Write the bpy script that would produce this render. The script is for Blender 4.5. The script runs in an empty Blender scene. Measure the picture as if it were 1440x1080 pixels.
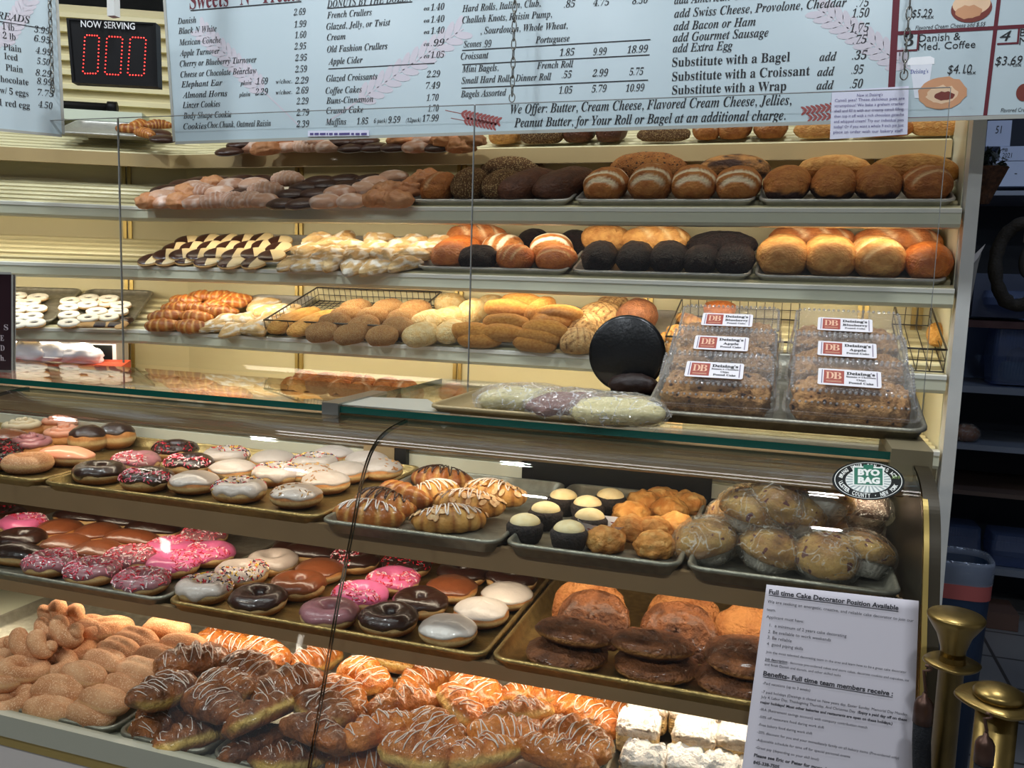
import bpy, bmesh, math, random
from mathutils import Vector, Matrix, noise
R = math.radians
rnd = random.Random(7)
S = bpy.context.scene
COL = S.collection

# ------------------------------------------------------------------ camera
YAW, PITCH, ROLL, FPX, CZ = R(17.976), R(6.803), R(1.768), 1200.0, 1.47
fwd = Vector((-math.sin(YAW) * math.cos(PITCH), math.cos(YAW) * math.cos(PITCH), -math.sin(PITCH)))
r0 = Vector((math.cos(YAW), math.sin(YAW), 0)); u0 = r0.cross(fwd)
right = math.cos(ROLL) * r0 + math.sin(ROLL) * u0
up = -math.sin(ROLL) * r0 + math.cos(ROLL) * u0
CP = Vector((0, 0, CZ))
cam = bpy.data.cameras.new('camera'); camo = bpy.data.objects.new('camera', cam); COL.objects.link(camo)
m = Matrix((right, up, -fwd)).transposed().to_4x4(); m.translation = CP
camo.matrix_world = m
cam.sensor_width = 36; cam.lens = 36 * FPX / 1440; cam.clip_start = .02; cam.clip_end = 60
S.camera = camo

# ------------------------------------------------------------------ exposure, sky, lights
S.view_settings.view_transform = 'Standard'; S.view_settings.look = 'None'
S.view_settings.gamma = 1; S.view_settings.use_curve_mapping = False
S.view_settings.exposure = 0.0
try:
    S.cycles.use_denoising = True; S.cycles.max_bounces = 10; S.cycles.transparent_max_bounces = 24
    S.cycles.sample_clamp_indirect = 4; S.cycles.caustics_reflective = False; S.cycles.caustics_refractive = False
except Exception: pass
W = bpy.data.worlds.new('World'); S.world = W; W.use_nodes = True
bg = W.node_tree.nodes['Background']; bg.inputs[0].default_value = (.80, .84, .92, 1); bg.inputs[1].default_value = .24

def area(name, loc, sx, sy, power, col, target=None, spread=180):
    l = bpy.data.lights.new(name, 'AREA'); l.shape = 'RECTANGLE'; l.size = sx; l.size_y = sy; l.energy = power; l.color = col
    l.spread = R(spread)
    o = bpy.data.objects.new(name, l); COL.objects.link(o); o.location = loc
    d = (Vector(target) - Vector(loc)) if target is not None else Vector((0, 0, -1))
    o.rotation_euler = d.to_track_quat('-Z', 'Y').to_euler()
    return o
COOL, NEUT, WARM, HOT = (.86, .93, 1), (1, .96, .90), (1, .89, .70), (1, .85, .66)
# round recessed lamps: a row over the case and a row over the shop (their housings are built with the room)
LAMPS = [(-3.1, 1.35), (-2.05, 1.35), (-.95, 1.35), (.15, 1.35), (-2.4, -.7), (-1.1, -.7), (.2, -.7)]
def disc_light(x, y, power, col):
    l = bpy.data.lights.new('ceiling_lamp_light', 'AREA'); l.shape = 'DISK'; l.size = .12; l.energy = power; l.color = col
    o = bpy.data.objects.new('ceiling_lamp_light', l); COL.objects.link(o); o.location = (x, y, 2.965)
for i, (x, y) in enumerate(LAMPS): disc_light(x, y, 13 if i < 4 else 17, COOL)
area('aisle_tube_light', (-.8, 2.12, 2.93), 2.6, .12, 8, NEUT)
# tubes hidden behind the front strip of each rack shelf, shining on the shelf below
RACK_Y = 2.2
SHELF_Z = {'top': 1.857, 'upper': 1.669, 'middle': 1.486, 'lower': 1.285, 'deck': 1.105, 'crown': 2.06}
for z, e in ((1.632, 2.2), (1.449, 3.9), (1.248, 3.4)):
    area('rack_tube_light', (-.8, RACK_Y + .05, z), 2.2, .03, e, WARM, (-.8, RACK_Y + .20, z - .13))
    l = area('rack_tube_light', (-2.43, RACK_Y - .19, z), .95, .03, e * .45, WARM, (-2.43, RACK_Y - .04, z - .13))
    l.rotation_euler = (Matrix.Rotation(R(27), 3, 'Z') @ l.rotation_euler.to_matrix()).to_euler()
area('rack_tube_light', (-.8, RACK_Y + .27, 1.80), 2.2, .03, .8, WARM, (-.8, RACK_Y + .30, 1.6))
# tubes under the case shelves
area('case_tube_light', (-.75, 1.47, 1.165), 1.9, .03, 2.4, HOT, (-.75, 1.58, 1.0))
area('case_tube_light', (-.75, 1.40, .985), 1.9, .03, 2.2, HOT, (-.75, 1.52, .8))
area('case_tube_light', (-.75, 1.36, .83), 1.9, .03, 3.0, HOT, (-.75, 1.36, .6))

# ------------------------------------------------------------------ pixel rays on real planes
def ray(x, y): return fwd + right * ((x - 720) / FPX) - up * ((y - 540) / FPX)
def hit(x, y, p, n):
    d = ray(x, y); n = Vector(n)
    return CP + d * ((Vector(p) - CP).dot(n) / d.dot(n))
def aY(x, y, Y): return hit(x, y, (0, Y, 0), (0, 1, 0))
def aZ(x, y, Z): return hit(x, y, (0, 0, Z), (0, 0, 1))
def depth(p): return (Vector(p) - CP).dot(fwd)

# ------------------------------------------------------------------ materials
def lin(c):
    c = [x / 255 for x in c[:3]]
    return tuple(x / 12.92 if x <= .04045 else ((x + .055) / 1.055) ** 2.4 for x in c) + (1,)
MATS = {}
def mat(name, col, rough=.5, metal=0, spec=.5, emit=None, estr=0, coat=0, noise_amt=0, nscale=30, col2=None, bump=0, bscale=60, sss=0):
    if name in MATS: return MATS[name]
    M = bpy.data.materials.new(name); M.use_nodes = True; nt = M.node_tree; b = nt.nodes['Principled BSDF']
    b.inputs['Base Color'].default_value = lin(col); b.inputs['Roughness'].default_value = rough
    b.inputs['Metallic'].default_value = metal; b.inputs['Specular IOR Level'].default_value = spec
    b.inputs['Coat Weight'].default_value = coat; b.inputs['Coat Roughness'].default_value = .08
    if emit: b.inputs['Emission Color'].default_value = lin(emit); b.inputs['Emission Strength'].default_value = estr
    tc = nt.nodes.new('ShaderNodeTexCoord')
    if col2 or noise_amt:
        n = nt.nodes.new('ShaderNodeTexNoise'); n.inputs['Scale'].default_value = nscale; n.inputs['Detail'].default_value = 5
        nt.links.new(tc.outputs['Object'], n.inputs['Vector'])
        cr = nt.nodes.new('ShaderNodeValToRGB'); c1 = lin(col); c2 = lin(col2) if col2 else tuple(x * (1 - noise_amt) for x in c1[:3]) + (1,)
        cr.color_ramp.elements[0].position = .35; cr.color_ramp.elements[0].color = c1
        cr.color_ramp.elements[1].position = .65; cr.color_ramp.elements[1].color = c2
        nt.links.new(n.outputs['Fac'], cr.inputs[0]); nt.links.new(cr.outputs[0], b.inputs['Base Color'])
    if bump:
        n2 = nt.nodes.new('ShaderNodeTexNoise'); n2.inputs['Scale'].default_value = bscale; n2.inputs['Detail'].default_value = 6
        nt.links.new(tc.outputs['Object'], n2.inputs['Vector'])
        bp = nt.nodes.new('ShaderNodeBump'); bp.inputs['Strength'].default_value = bump; bp.inputs['Distance'].default_value = .004
        nt.links.new(n2.outputs['Fac'], bp.inputs['Height']); nt.links.new(bp.outputs[0], b.inputs['Normal'])
    MATS[name] = M; return M

def bread(name, c1, c2, cm=(235, 215, 180), rough=.55, nscale=9, bump=.35, bscale=45, spec=.3, speck=None, speck_scale=260, speck_t=.62, coat=0, unit=False):
    """crust: two tones by noise, a third tone where the mesh's 'mask' attribute asks for it (flour, pale dough, sugar), optional specks"""
    if name in MATS: return MATS[name]
    if unit: nscale, bscale, speck_scale = nscale * .5, bscale * .28, speck_scale * .14
    M = bpy.data.materials.new(name); M.use_nodes = True; nt = M.node_tree; N = nt.nodes; L = nt.links; b = N['Principled BSDF']
    b.inputs['Roughness'].default_value = rough; b.inputs['Specular IOR Level'].default_value = spec; b.inputs['Coat Weight'].default_value = coat
    b.inputs['Coat Roughness'].default_value = .15
    tc = N.new('ShaderNodeTexCoord'); oi = N.new('ShaderNodeObjectInfo')
    ad = N.new('ShaderNodeVectorMath'); ad.operation = 'ADD'
    mu = N.new('ShaderNodeMath'); mu.operation = 'MULTIPLY'; mu.inputs[1].default_value = 17
    L.new(oi.outputs['Random'], mu.inputs[0]); L.new(tc.outputs['Object'], ad.inputs[0]); L.new(mu.outputs[0], ad.inputs[1])
    def nz(scale, det=5):
        n = N.new('ShaderNodeTexNoise'); n.inputs['Scale'].default_value = scale; n.inputs['Detail'].default_value = det
        L.new(ad.outputs[0], n.inputs['Vector']); return n
    n1 = nz(nscale); cr = N.new('ShaderNodeValToRGB')
    cr.color_ramp.elements[0].position = .36; cr.color_ramp.elements[0].color = lin(c1)
    cr.color_ramp.elements[1].position = .66; cr.color_ramp.elements[1].color = lin(c2)
    L.new(n1.outputs['Fac'], cr.inputs[0])
    out = cr.outputs[0]
    at = N.new('ShaderNodeAttribute'); at.attribute_name = 'mask'
    n3 = nz(90, 3); ma = N.new('ShaderNodeMath'); ma.operation = 'MULTIPLY_ADD'; ma.inputs[1].default_value = .5; ma.inputs[2].default_value = -.25
    L.new(n3.outputs['Fac'], ma.inputs[0])
    sm = N.new('ShaderNodeMath'); sm.operation = 'ADD'; sm.use_clamp = True; L.new(at.outputs['Fac'], sm.inputs[0])
    mg = N.new('ShaderNodeMath'); mg.operation = 'MULTIPLY'; L.new(at.outputs['Fac'], mg.inputs[0]); L.new(ma.outputs[0], mg.inputs[1]); L.new(mg.outputs[0], sm.inputs[1])
    mx = N.new('ShaderNodeMix'); mx.data_type = 'RGBA'; L.new(sm.outputs[0], mx.inputs['Factor']); L.new(out, mx.inputs[6]); mx.inputs[7].default_value = lin(cm)
    out = mx.outputs[2]
    if speck:
        v = nz(speck_scale, 1); st = N.new('ShaderNodeMath'); st.operation = 'GREATER_THAN'; st.inputs[1].default_value = speck_t; L.new(v.outputs['Fac'], st.inputs[0])
        mx2 = N.new('ShaderNodeMix'); mx2.data_type = 'RGBA'; L.new(st.outputs[0], mx2.inputs['Factor']); L.new(out, mx2.inputs[6]); mx2.inputs[7].default_value = lin(speck)
        out = mx2.outputs[2]
    hs = N.new('ShaderNodeHueSaturation'); mr = N.new('ShaderNodeMapRange'); mr.inputs[3].default_value = .85; mr.inputs[4].default_value = 1.12
    L.new(oi.outputs['Random'], mr.inputs[0]); L.new(mr.outputs[0], hs.inputs['Value']); L.new(out, hs.inputs['Color'])
    L.new(hs.outputs[0], b.inputs['Base Color'])
    n2 = nz(bscale, 6); bp = N.new('ShaderNodeBump'); bp.inputs['Strength'].default_value = min(1, bump * 1.8); bp.inputs['Distance'].default_value = .010
    L.new(n2.outputs['Fac'], bp.inputs['Height']); L.new(bp.outputs[0], b.inputs['Normal'])
    MATS[name] = M; return M

def clear(name, tint=(250, 252, 250), ior=1.45, rough=.02, haze=0, haze_col=(235, 235, 235), bump=0, bscale=30, gl=1.0, crease_glint=0, cscale=14):
    """a thin sheet of glass, acrylic or film: lets light straight through and mirrors by its angle"""
    if name in MATS: return MATS[name]
    M = bpy.data.materials.new(name); M.use_nodes = True; nt = M.node_tree; N = nt.nodes; L = nt.links
    N.remove(N['Principled BSDF']); o = N['Material Output']
    t = N.new('ShaderNodeBsdfTransparent'); t.inputs[0].default_value = lin(tint)
    g = N.new('ShaderNodeBsdfGlossy'); g.inputs['Roughness'].default_value = rough; g.inputs['Color'].default_value = (gl, gl, gl, 1)
    lw = N.new('ShaderNodeLayerWeight'); lw.inputs[0].default_value = .5; f = lw
    pw = N.new('ShaderNodeMath'); pw.operation = 'POWER'; pw.inputs[1].default_value = 5; L.new(lw.outputs['Facing'], pw.inputs[0])
    F0 = ((ior - 1) / (ior + 1)) ** 2
    sc = N.new('ShaderNodeMath'); sc.operation = 'MULTIPLY_ADD'; sc.inputs[1].default_value = (1 - F0); sc.inputs[2].default_value = F0; L.new(pw.outputs[0], sc.inputs[0])
    mx = N.new('ShaderNodeMixShader'); L.new(sc.outputs[0], mx.inputs[0]); L.new(t.outputs[0], mx.inputs[1]); L.new(g.outputs[0], mx.inputs[2])
    out = mx.outputs[0]
    if haze:
        d = N.new('ShaderNodeBsdfDiffuse'); d.inputs[0].default_value = lin(haze_col)
        m2 = N.new('ShaderNodeMixShader'); m2.inputs[0].default_value = haze; L.new(out, m2.inputs[1]); L.new(d.outputs[0], m2.inputs[2]); out = m2.outputs[0]
        if crease_glint:  # whitened fold lines, also painting in the highlights of the film
            tc = N.new('ShaderNodeTexCoord'); cn = N.new('ShaderNodeTexNoise'); cn.inputs['Scale'].default_value = cscale; cn.inputs['Detail'].default_value = 2; cn.inputs['Distortion'].default_value = 1.2
            L.new(tc.outputs['Object'], cn.inputs['Vector'])
            s1 = N.new('ShaderNodeMath'); s1.operation = 'SUBTRACT'; s1.inputs[1].default_value = .5; L.new(cn.outputs['Fac'], s1.inputs[0])
            s2 = N.new('ShaderNodeMath'); s2.operation = 'ABSOLUTE'; L.new(s1.outputs[0], s2.inputs[0])
            s3 = N.new('ShaderNodeMapRange'); s3.inputs[1].default_value = 0; s3.inputs[2].default_value = .022; s3.inputs[3].default_value = crease_glint; s3.inputs[4].default_value = haze; L.new(s2.outputs[0], s3.inputs[0])
            L.new(s3.outputs[0], m2.inputs[0])
    if bump:
        tc = N.new('ShaderNodeTexCoord'); n2 = N.new('ShaderNodeTexNoise'); n2.inputs['Scale'].default_value = bscale; n2.inputs['Detail'].default_value = 3; n2.inputs['Distortion'].default_value = 1.5
        L.new(tc.outputs['Object'], n2.inputs['Vector']); bp = N.new('ShaderNodeBump'); bp.inputs['Strength'].default_value = bump; bp.inputs['Distance'].default_value = .01
        L.new(n2.outputs['Fac'], bp.inputs['Height']); L.new(bp.outputs[0], g.inputs['Normal']); L.new(bp.outputs[0], f.inputs['Normal'])
    L.new(out, o.inputs[0]); MATS[name] = M; return M

M_cream = mat('cream_enamel', (208, 192, 140), .42, noise_amt=.06, nscale=3)
M_creamw = mat('pale_enamel', (222, 221, 194), .3, noise_amt=.05, nscale=4)
M_tanlam = mat('tan_laminate', (186, 160, 112), .45, noise_amt=.06, nscale=5)
M_lip = mat('bright_lip', (236, 234, 220), .25, spec=.6)
M_slat = mat('slat_enamel', (228, 218, 172), .35)
M_backp = mat('cream_panel', (222, 211, 166), .6, noise_amt=.06, nscale=2)
M_brass = mat('gold_upright', (176, 150, 84), .35, metal=.6)
M_white = mat('white_enamel', (215, 215, 210), .4, noise_amt=.1, nscale=9)
M_alu = mat('aluminium', (196, 194, 186), .36, metal=.5, noise_amt=.18, nscale=40, bump=.15, bscale=200)
M_aludark = mat('worn_aluminium', (158, 154, 138), .40, metal=.6, noise_amt=.3, nscale=60, bump=.2, bscale=220)
M_gold = mat('gilt_pan', (190, 160, 100), .35, metal=.8, noise_amt=.3, nscale=60, bump=.35, bscale=260)
M_steel = mat('brushed_steel', (170, 168, 158), .3, metal=.9, noise_amt=.1, nscale=10)
M_brown = mat('brown_metal', (158, 128, 92), .45, spec=.3, noise_amt=.12, nscale=8)
M_black = mat('black_plastic', (11, 11, 13), .5, spec=.25)
M_dark = mat('dark_gap', (30, 26, 22), .7)
M_wire = mat('wire', (92, 88, 80), .35, metal=.8)
M_glass = clear('display_glass', (253, 254, 252), 1.5, .015)
M_edge = mat('green_glass_edge', (18, 88, 74), .15, spec=.8)
M_acryl = clear('acrylic', (252, 253, 253), 1.3, .02)
M_acedge = mat('acrylic_edge', (140, 142, 140), .2, spec=.7)
M_pet = clear('clear_clamshell', (252, 252, 252), 1.6, .05, haze=.05, bump=.35, bscale=70)
M_film = clear('cling_film', (253, 253, 253), 1.7, .07, haze=.035, haze_col=(245, 240, 225), bump=1.0, bscale=85, crease_glint=.45, cscale=26)
M_board = mat('menu_board_face', (190, 205, 210), .28, spec=.55, noise_amt=.03, nscale=3)
M_ink = mat('black_ink', (24, 24, 28), .6)
M_inkgrey = mat('grey_ink', (58, 58, 66), .6)
M_maroon = mat('maroon_ink', (96, 16, 34), .6)
M_wheat = mat('pale_wheat_print', (202, 196, 204), .5)
M_wheatr = mat('red_wheat_print', (158, 78, 74), .5)
M_paper = mat('white_paper', (226, 222, 226), .7)
M_note = mat('lilac_paper', (222, 220, 236), .7)
M_frame = mat('board_trim', (168, 168, 160), .45)

# ------------------------------------------------------------------ mesh helpers
def build(name, V, F, mats, fm=None, smooth=True, mask=None):
    me = bpy.data.meshes.new(name)
    me.from_pydata([tuple(v) for v in V], [], F)
    if not isinstance(mats, (list, tuple)): mats = [mats]
    for x in mats: me.materials.append(x)
    if fm: me.polygons.foreach_set('material_index', fm)
    me.polygons.foreach_set('use_smooth', [smooth] * len(me.polygons))
    if mask is not None:
        a = me.attributes.new('mask', 'FLOAT', 'POINT'); a.data.foreach_set('value', mask)
    me.update(); return me

class MB:
    def __init__(s): s.V = []; s.F = []; s.fm = []; s.sm = []
    def add(s, V, F, mi=0, sm=False):
        b = len(s.V); s.V += [Vector(v) for v in V]; s.F += [tuple(i + b for i in f) for f in F]; s.fm += [mi] * len(F); s.sm += [sm] * len(F); return s
    def box(s, lo, hi, mi=0, M=None):
        x0, y0, z0 = lo; x1, y1, z1 = hi
        V = [Vector(v) for v in ((x0, y0, z0), (x1, y0, z0), (x1, y1, z0), (x0, y1, z0), (x0, y0, z1), (x1, y0, z1), (x1, y1, z1), (x0, y1, z1))]
        if M: V = [M @ v for v in V]
        return s.add(V, [(3, 2, 1, 0), (4, 5, 6, 7), (0, 1, 5, 4), (1, 2, 6, 5), (2, 3, 7, 6), (3, 0, 4, 7)], mi)
    def prism(s, prof, x0, x1, mi=0, sm=False, dx0=None, dx1=None):
        """profile in (y, z) swept along x; dx0/dx1 shift the ends by a function of y (mitres)"""
        n = len(prof); V = [(x0 + (dx0(y) if dx0 else 0), y, z) for y, z in prof] + [(x1 + (dx1(y) if dx1 else 0), y, z) for y, z in prof]
        F = [(i, (i + 1) % n, (i + 1) % n + n, i + n) for i in range(n)]
        s.add(V, F, mi, sm); b = len(s.V) - 2 * n
        s.F += [tuple(b + i for i in reversed(range(n))), tuple(b + n + i for i in range(n))]; s.fm += [mi] * 2; s.sm += [False] * 2
        return s
    def tube(s, P, r, n=8, mi=0, closed=False, caps=True):
        P = [Vector(p) for p in P]; m = len(P); rr = r if isinstance(r, (list, tuple)) else [r] * m
        V = []; prev = None
        for i, p in enumerate(P):
            t = (P[(i + 1) % m] - P[i - 1]) if closed else (P[min(i + 1, m - 1)] - P[max(i - 1, 0)])
            t.normalize()
            a = prev - t * prev.dot(t) if prev else t.orthogonal()
            if a.length < 1e-6: a = t.orthogonal()
            a.normalize(); prev = a; b = t.cross(a)
            V += [p + (a * math.cos(2 * math.pi * k / n) + b * math.sin(2 * math.pi * k / n)) * rr[i] for k in range(n)]
        F = []
        for i in range(m if closed else m - 1):
            j = (i + 1) % m
            F += [(i * n + k, i * n + (k + 1) % n, j * n + (k + 1) % n, j * n + k) for k in range(n)]
        if not closed and caps: F += [tuple(reversed(range(n))), tuple((m - 1) * n + k for k in range(n))]
        return s.add(V, F, mi, True)
    def lathe(s, prof, n=32, mi=0, at=(0, 0, 0), sm=True, fn=None):
        V = []
        for r, z in prof:
            for k in range(n):
                a = 2 * math.pi * k / n; q = r * (fn(a, z) if fn else 1)
                V.append((at[0] + q * math.cos(a), at[1] + q * math.sin(a), at[2] + z))
        F = [(i * n + k, i * n + (k + 1) % n, (i + 1) * n + (k + 1) % n, (i + 1) * n + k) for i in range(len(prof) - 1) for k in range(n)]
        F += [tuple(reversed(range(n))), tuple((len(prof) - 1) * n + k for k in range(n))]
        return s.add(V, F, mi, sm)
    def mesh(s, name, mats):
        me = build(name, s.V, s.F, mats, s.fm); me.polygons.foreach_set('use_smooth', s.sm); me.update(); return me

def obj(name, me, parent=None, loc=None, label=None, link=True):
    o = bpy.data.objects.new(name, me)
    if parent: o.parent = parent
    if loc is not None: o.location = loc
    if label: o['label'] = label
    if link: COL.objects.link(o)
    return o
def tag(o, label, cat, group=None):
    o['label'] = label; o['category'] = cat
    if group: o['group'] = group
    return o
def struct(name, me, loc=None):
    o = obj(name, me, None, loc); o['kind'] = 'structure'; return o
def empty(name, loc, label, cat, group=None, rz=0):
    o = obj(name, None, None, loc); o.empty_display_size = .05; o.rotation_euler = (0, 0, rz); return tag(o, label, cat, group)
def place(proto, M, label, cat, group):
    """a copy of a thing, its parts and their sub-parts"""
    r = proto.copy(); r.matrix_world = M; COL.objects.link(r)
    r['label'] = label; r['category'] = cat
    if group: r['group'] = group
    for ch in KIDS.get(proto.name, ()):
        c = ch.copy(); c.parent = r; COL.objects.link(c)
        for g in KIDS.get(ch.name, ()):
            d = g.copy(); d.parent = c; COL.objects.link(d)
    return r
KIDS = {}
ORD = 'first second third fourth fifth sixth seventh eighth ninth tenth eleventh twelfth thirteenth fourteenth fifteenth sixteenth seventeenth eighteenth nineteenth twentieth'.split()
ITEMS = {}
def put(proto, M, desc, cat, row, px, group):
    """queue a countable thing; finish() gives each its own label from its row and its place in it"""
    ITEMS.setdefault(row, []).append((px, proto, M, desc, cat, group))
def finish():
    for row, L in ITEMS.items():
        L.sort(key=lambda t: t[0])
        for i, (px, proto, M, desc, cat, group) in enumerate(L):
            lb = desc + row
            pos = 'only one' if len(L) == 1 else ORD[i] + ' from left'
            lb = '%s, %s in %s' % (desc, pos, row)
            if len(lb.replace(',', '').split()) > 16: print('LONG', lb)
            place(proto, M, lb, cat, group)
# ------------------------------------------------------------------ lettering
def conv(s, st):
    o = ''
    for c in s:
        if st in ('bi', 'i') and 'A' <= c <= 'Z': c = chr((0x1D468 if st == 'bi' else 0x1D434) + ord(c) - 65)
        elif st == 'i' and c == 'h': c = '\u210e'
        elif st in ('bi', 'i') and 'a' <= c <= 'z': c = chr((0x1D482 if st == 'bi' else 0x1D44E) + ord(c) - 97)
        elif st == 'b' and 'A' <= c <= 'Z': c = chr(0x1D400 + ord(c) - 65)
        elif st == 'b' and 'a' <= c <= 'z': c = chr(0x1D41A + ord(c) - 97)
        elif st in ('b', 'bi', 'i') and '0' <= c <= '9': c = chr(0x1D7CE + ord(c) - 48)
        o += c
    return o
_TC = bpy.data.curves.new('lettering', 'FONT'); _TO = bpy.data.objects.new('lettering', _TC); COL.objects.link(_TO)
_TC.resolution_u = 2
def glyphs(s, st='n', shear=0, offset=0):
    _TC.body = conv(s, st); _TC.size = 1; _TC.shear = shear; _TC.offset = offset
    dg = bpy.context.evaluated_depsgraph_get(); dg.update()
    me = _TO.evaluated_get(dg).to_mesh()
    V = [v.co.copy() for v in me.vertices]; F = [tuple(p.vertices) for p in me.polygons]
    return V, F
def text(mb, s, org, ex, ey, width, cap, st='n', mi=0, shear=0, nrm=None, lift=.0006, offset=0):
    """text whose baseline starts at org, runs along ex for width and whose capitals are cap high along ey"""
    V, F = glyphs(s, st, shear, offset)
    if not V: return
    x0 = min(v.x for v in V); x1 = max(v.x for v in V)
    sx = width / max(x1 - x0, 1e-6); sy = cap / .70
    n = nrm if nrm is not None else ex.cross(ey)
    mb.add([org + ex * ((v.x - x0) * sx) + ey * (v.y * sy) + n * lift for v in V], F, mi)

# ------------------------------------------------------------------ the room
def slab(name, lo, hi, mt):
    return struct(name, MB().box(lo, hi).mesh(name, [mt]))
def tiles(name, c1, c2, sc, mortar, msz=.012, rough=.35):
    M = bpy.data.materials.new(name); M.use_nodes = True; nt = M.node_tree; b = nt.nodes['Principled BSDF']; b.inputs['Roughness'].default_value = rough
    tc = nt.nodes.new('ShaderNodeTexCoord'); k = nt.nodes.new('ShaderNodeTexBrick'); k.offset = 0
    k.inputs['Color1'].default_value = lin(c1); k.inputs['Color2'].default_value = lin(c2); k.inputs['Mortar'].default_value = lin(mortar)
    k.inputs['Scale'].default_value = sc; k.inputs['Mortar Size'].default_value = msz; k.inputs['Brick Width'].default_value = .5; k.inputs['Row Height'].default_value = .5
    nt.links.new(tc.outputs['Object'], k.inputs['Vector']); nt.links.new(k.outputs['Color'], b.inputs['Base Color']); return M
M_floor = tiles('floor_tiles', (150, 150, 152), (140, 141, 146), 1.7, (80, 78, 78))
M_wall = mat('wall_paint', (196, 188, 160), .7, noise_amt=.05, nscale=2)
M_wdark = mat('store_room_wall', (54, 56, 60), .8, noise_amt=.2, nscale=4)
M_ceil = mat('ceiling_paint', (205, 205, 200), .8)
slab('floor', (-11, -13, -.05), (3.0, 5.4, 0), M_floor)
slab('ceiling', (-11, -13, 3.0), (3.0, 5.4, 3.06), M_ceil)
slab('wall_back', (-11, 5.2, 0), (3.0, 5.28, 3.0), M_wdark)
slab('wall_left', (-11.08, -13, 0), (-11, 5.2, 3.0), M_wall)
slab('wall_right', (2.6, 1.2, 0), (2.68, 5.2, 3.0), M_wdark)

# round ceiling lamps whose images show in the curved glass
FAR = [(-4.35, -2.15), (-4.82, -3.23), (-5.8, -6.22), (-6.6, -9.26), (-7.2, -12.5)]
for i, (x, y) in enumerate(LAMPS + FAR):
    k = i if i < 4 else i - 4 if i < 7 else i - 7
    L = empty('ceiling_lamp', (x, y, 3.0), 'small round recessed ceiling lamp, %s from the far end of the row %s' % (ORD[k], 'above the case' if i < 4 else 'above the shop' if i < 7 else 'down the shop'), 'lamp', 'round ceiling lamps')
    obj('trim_ring', MB().lathe([(.062, 0), (.075, 0), (.075, -.012), (.062, -.016), (.058, -.004)], 32).mesh('trim_ring', [M_white]), L)
    obj('lit_disc', MB().lathe([(.004, -.006), (.058, -.006), (.058, -.003), (.004, -.003)], 32).mesh('lit_disc', [mat('lamp_glow', (255, 250, 240), emit=(255, 246, 230), estr=9 if False else 14)]), L)

# ------------------------------------------------------------------ slatted wall racks
T28 = R(18); TAN = math.tan(T28); MIT = math.tan(R(13.5))
LANG = R(27); CORN = Vector((-1.96, RACK_Y, 0))
RM = Matrix.Translation((0, RACK_Y, 0)); LM = Matrix.Translation(CORN) @ Matrix.Rotation(LANG, 4, 'Z')
def zero(y): return 0
def rack(root, s0, s1, m0, m1, posts, hollow=None):
    f0 = (lambda y: -MIT * y) if m0 else zero; f1 = (lambda y: MIT * y) if m1 else zero
    bp = MB()
    bp.prism([(.335, 1.0), (.345, 1.0), (.345, 1.86), (.335, 1.86)], s0, s1, 0, False, f0, f1)
    obj('back_panel', bp.mesh('back_panel', [M_backp]), root)
    bp = MB().prism([(.60, 1.80), (.61, 1.80), (.61, 2.42), (.60, 2.42)], s0, s1, 0, False, f0, f1)
    obj('upper_back_panel', bp.mesh('upper_back_panel', [M_backp]), root)
    for k in ('top', 'upper', 'middle', 'lower', 'deck'):
        zf = SHELF_Z[k]; d0 = .22 if k == 'top' else .27 if k == 'crown' else 0.
        tn = 0.0 if k == 'deck' else TAN
        sh = MB().prism([(d0 + .012, zf - .032), (d0 + .33, zf - .032 + .318 * tn), (d0 + .33, zf - .029 + .318 * tn), (d0 + .012, zf - .029)], s0, s1, 0, False, f0, f1)
        so = obj('shelf', sh.mesh('shelf', [mat('shelf_sheet', (150, 124, 70), .5)]), root)
        sl = MB(); a = math.atan(tn)
        for j in range(6):
            t = .012 + j * .054
            if t > .32: break
            c, s_ = math.cos(a), math.sin(a); P = []
            for u, v in ((0, -.014), (.022, -.014), (.0225, -.003), (.018, .001), (.004, .001), (0, -.003)):
                uu = t + u; P.append((d0 + uu * c - v * s_, zf + uu * s_ + v * c - .002))
            sl.prism(P, s0, s1, 0, False, f0, f1)
        obj('slats', sl.mesh('slats', [M_slat]), so)
        if k in ('top', 'crown'):
            fs = MB().prism([(d0, zf - .043), (d0 + .012, zf - .043), (d0 + .012, zf), (d0, zf)], s0, s1, 0, False, f0, f1).mesh('front_strip', [M_tanlam])
        else:
            fs = MB()
            pr = [(.0, zf - .012), (-.001, zf - .036), (.006, zf - .044), (.02, zf - .046), (.02, zf - .006), (.0, zf - .006)]
            fs.prism(pr, s0, s1, 0, False, f0, f1)
            fs.prism([(-.003, zf - .011), (.02, zf - .011), (.02, zf + .0005), (.0, zf + .0005), (-.003, zf - .002)], s0, s1, 1, False, f0, f1)
            fs = fs.mesh('front_strip', [M_creamw, M_lip])
        if k != 'crown': obj('front_strip', fs, root)
    bp = MB()
    for j in range(8):
        z = 2.02 + j * .05; bp.prism([(.575, z), (.598, z), (.598, z + .022), (.580, z + .022), (.575, z + .016)], s0, s1, 0, False, f0, f1)
    obj('slats', bp.mesh('slats', [M_slat]), root)
    for p in posts:
        b = MB()
        for q in (p, p + .017): b.box((q, .325, 1.0), (q + .011, .336, 1.86))
        obj('upright_channel', b.mesh('upright_channel', [M_brass]), root)

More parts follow.
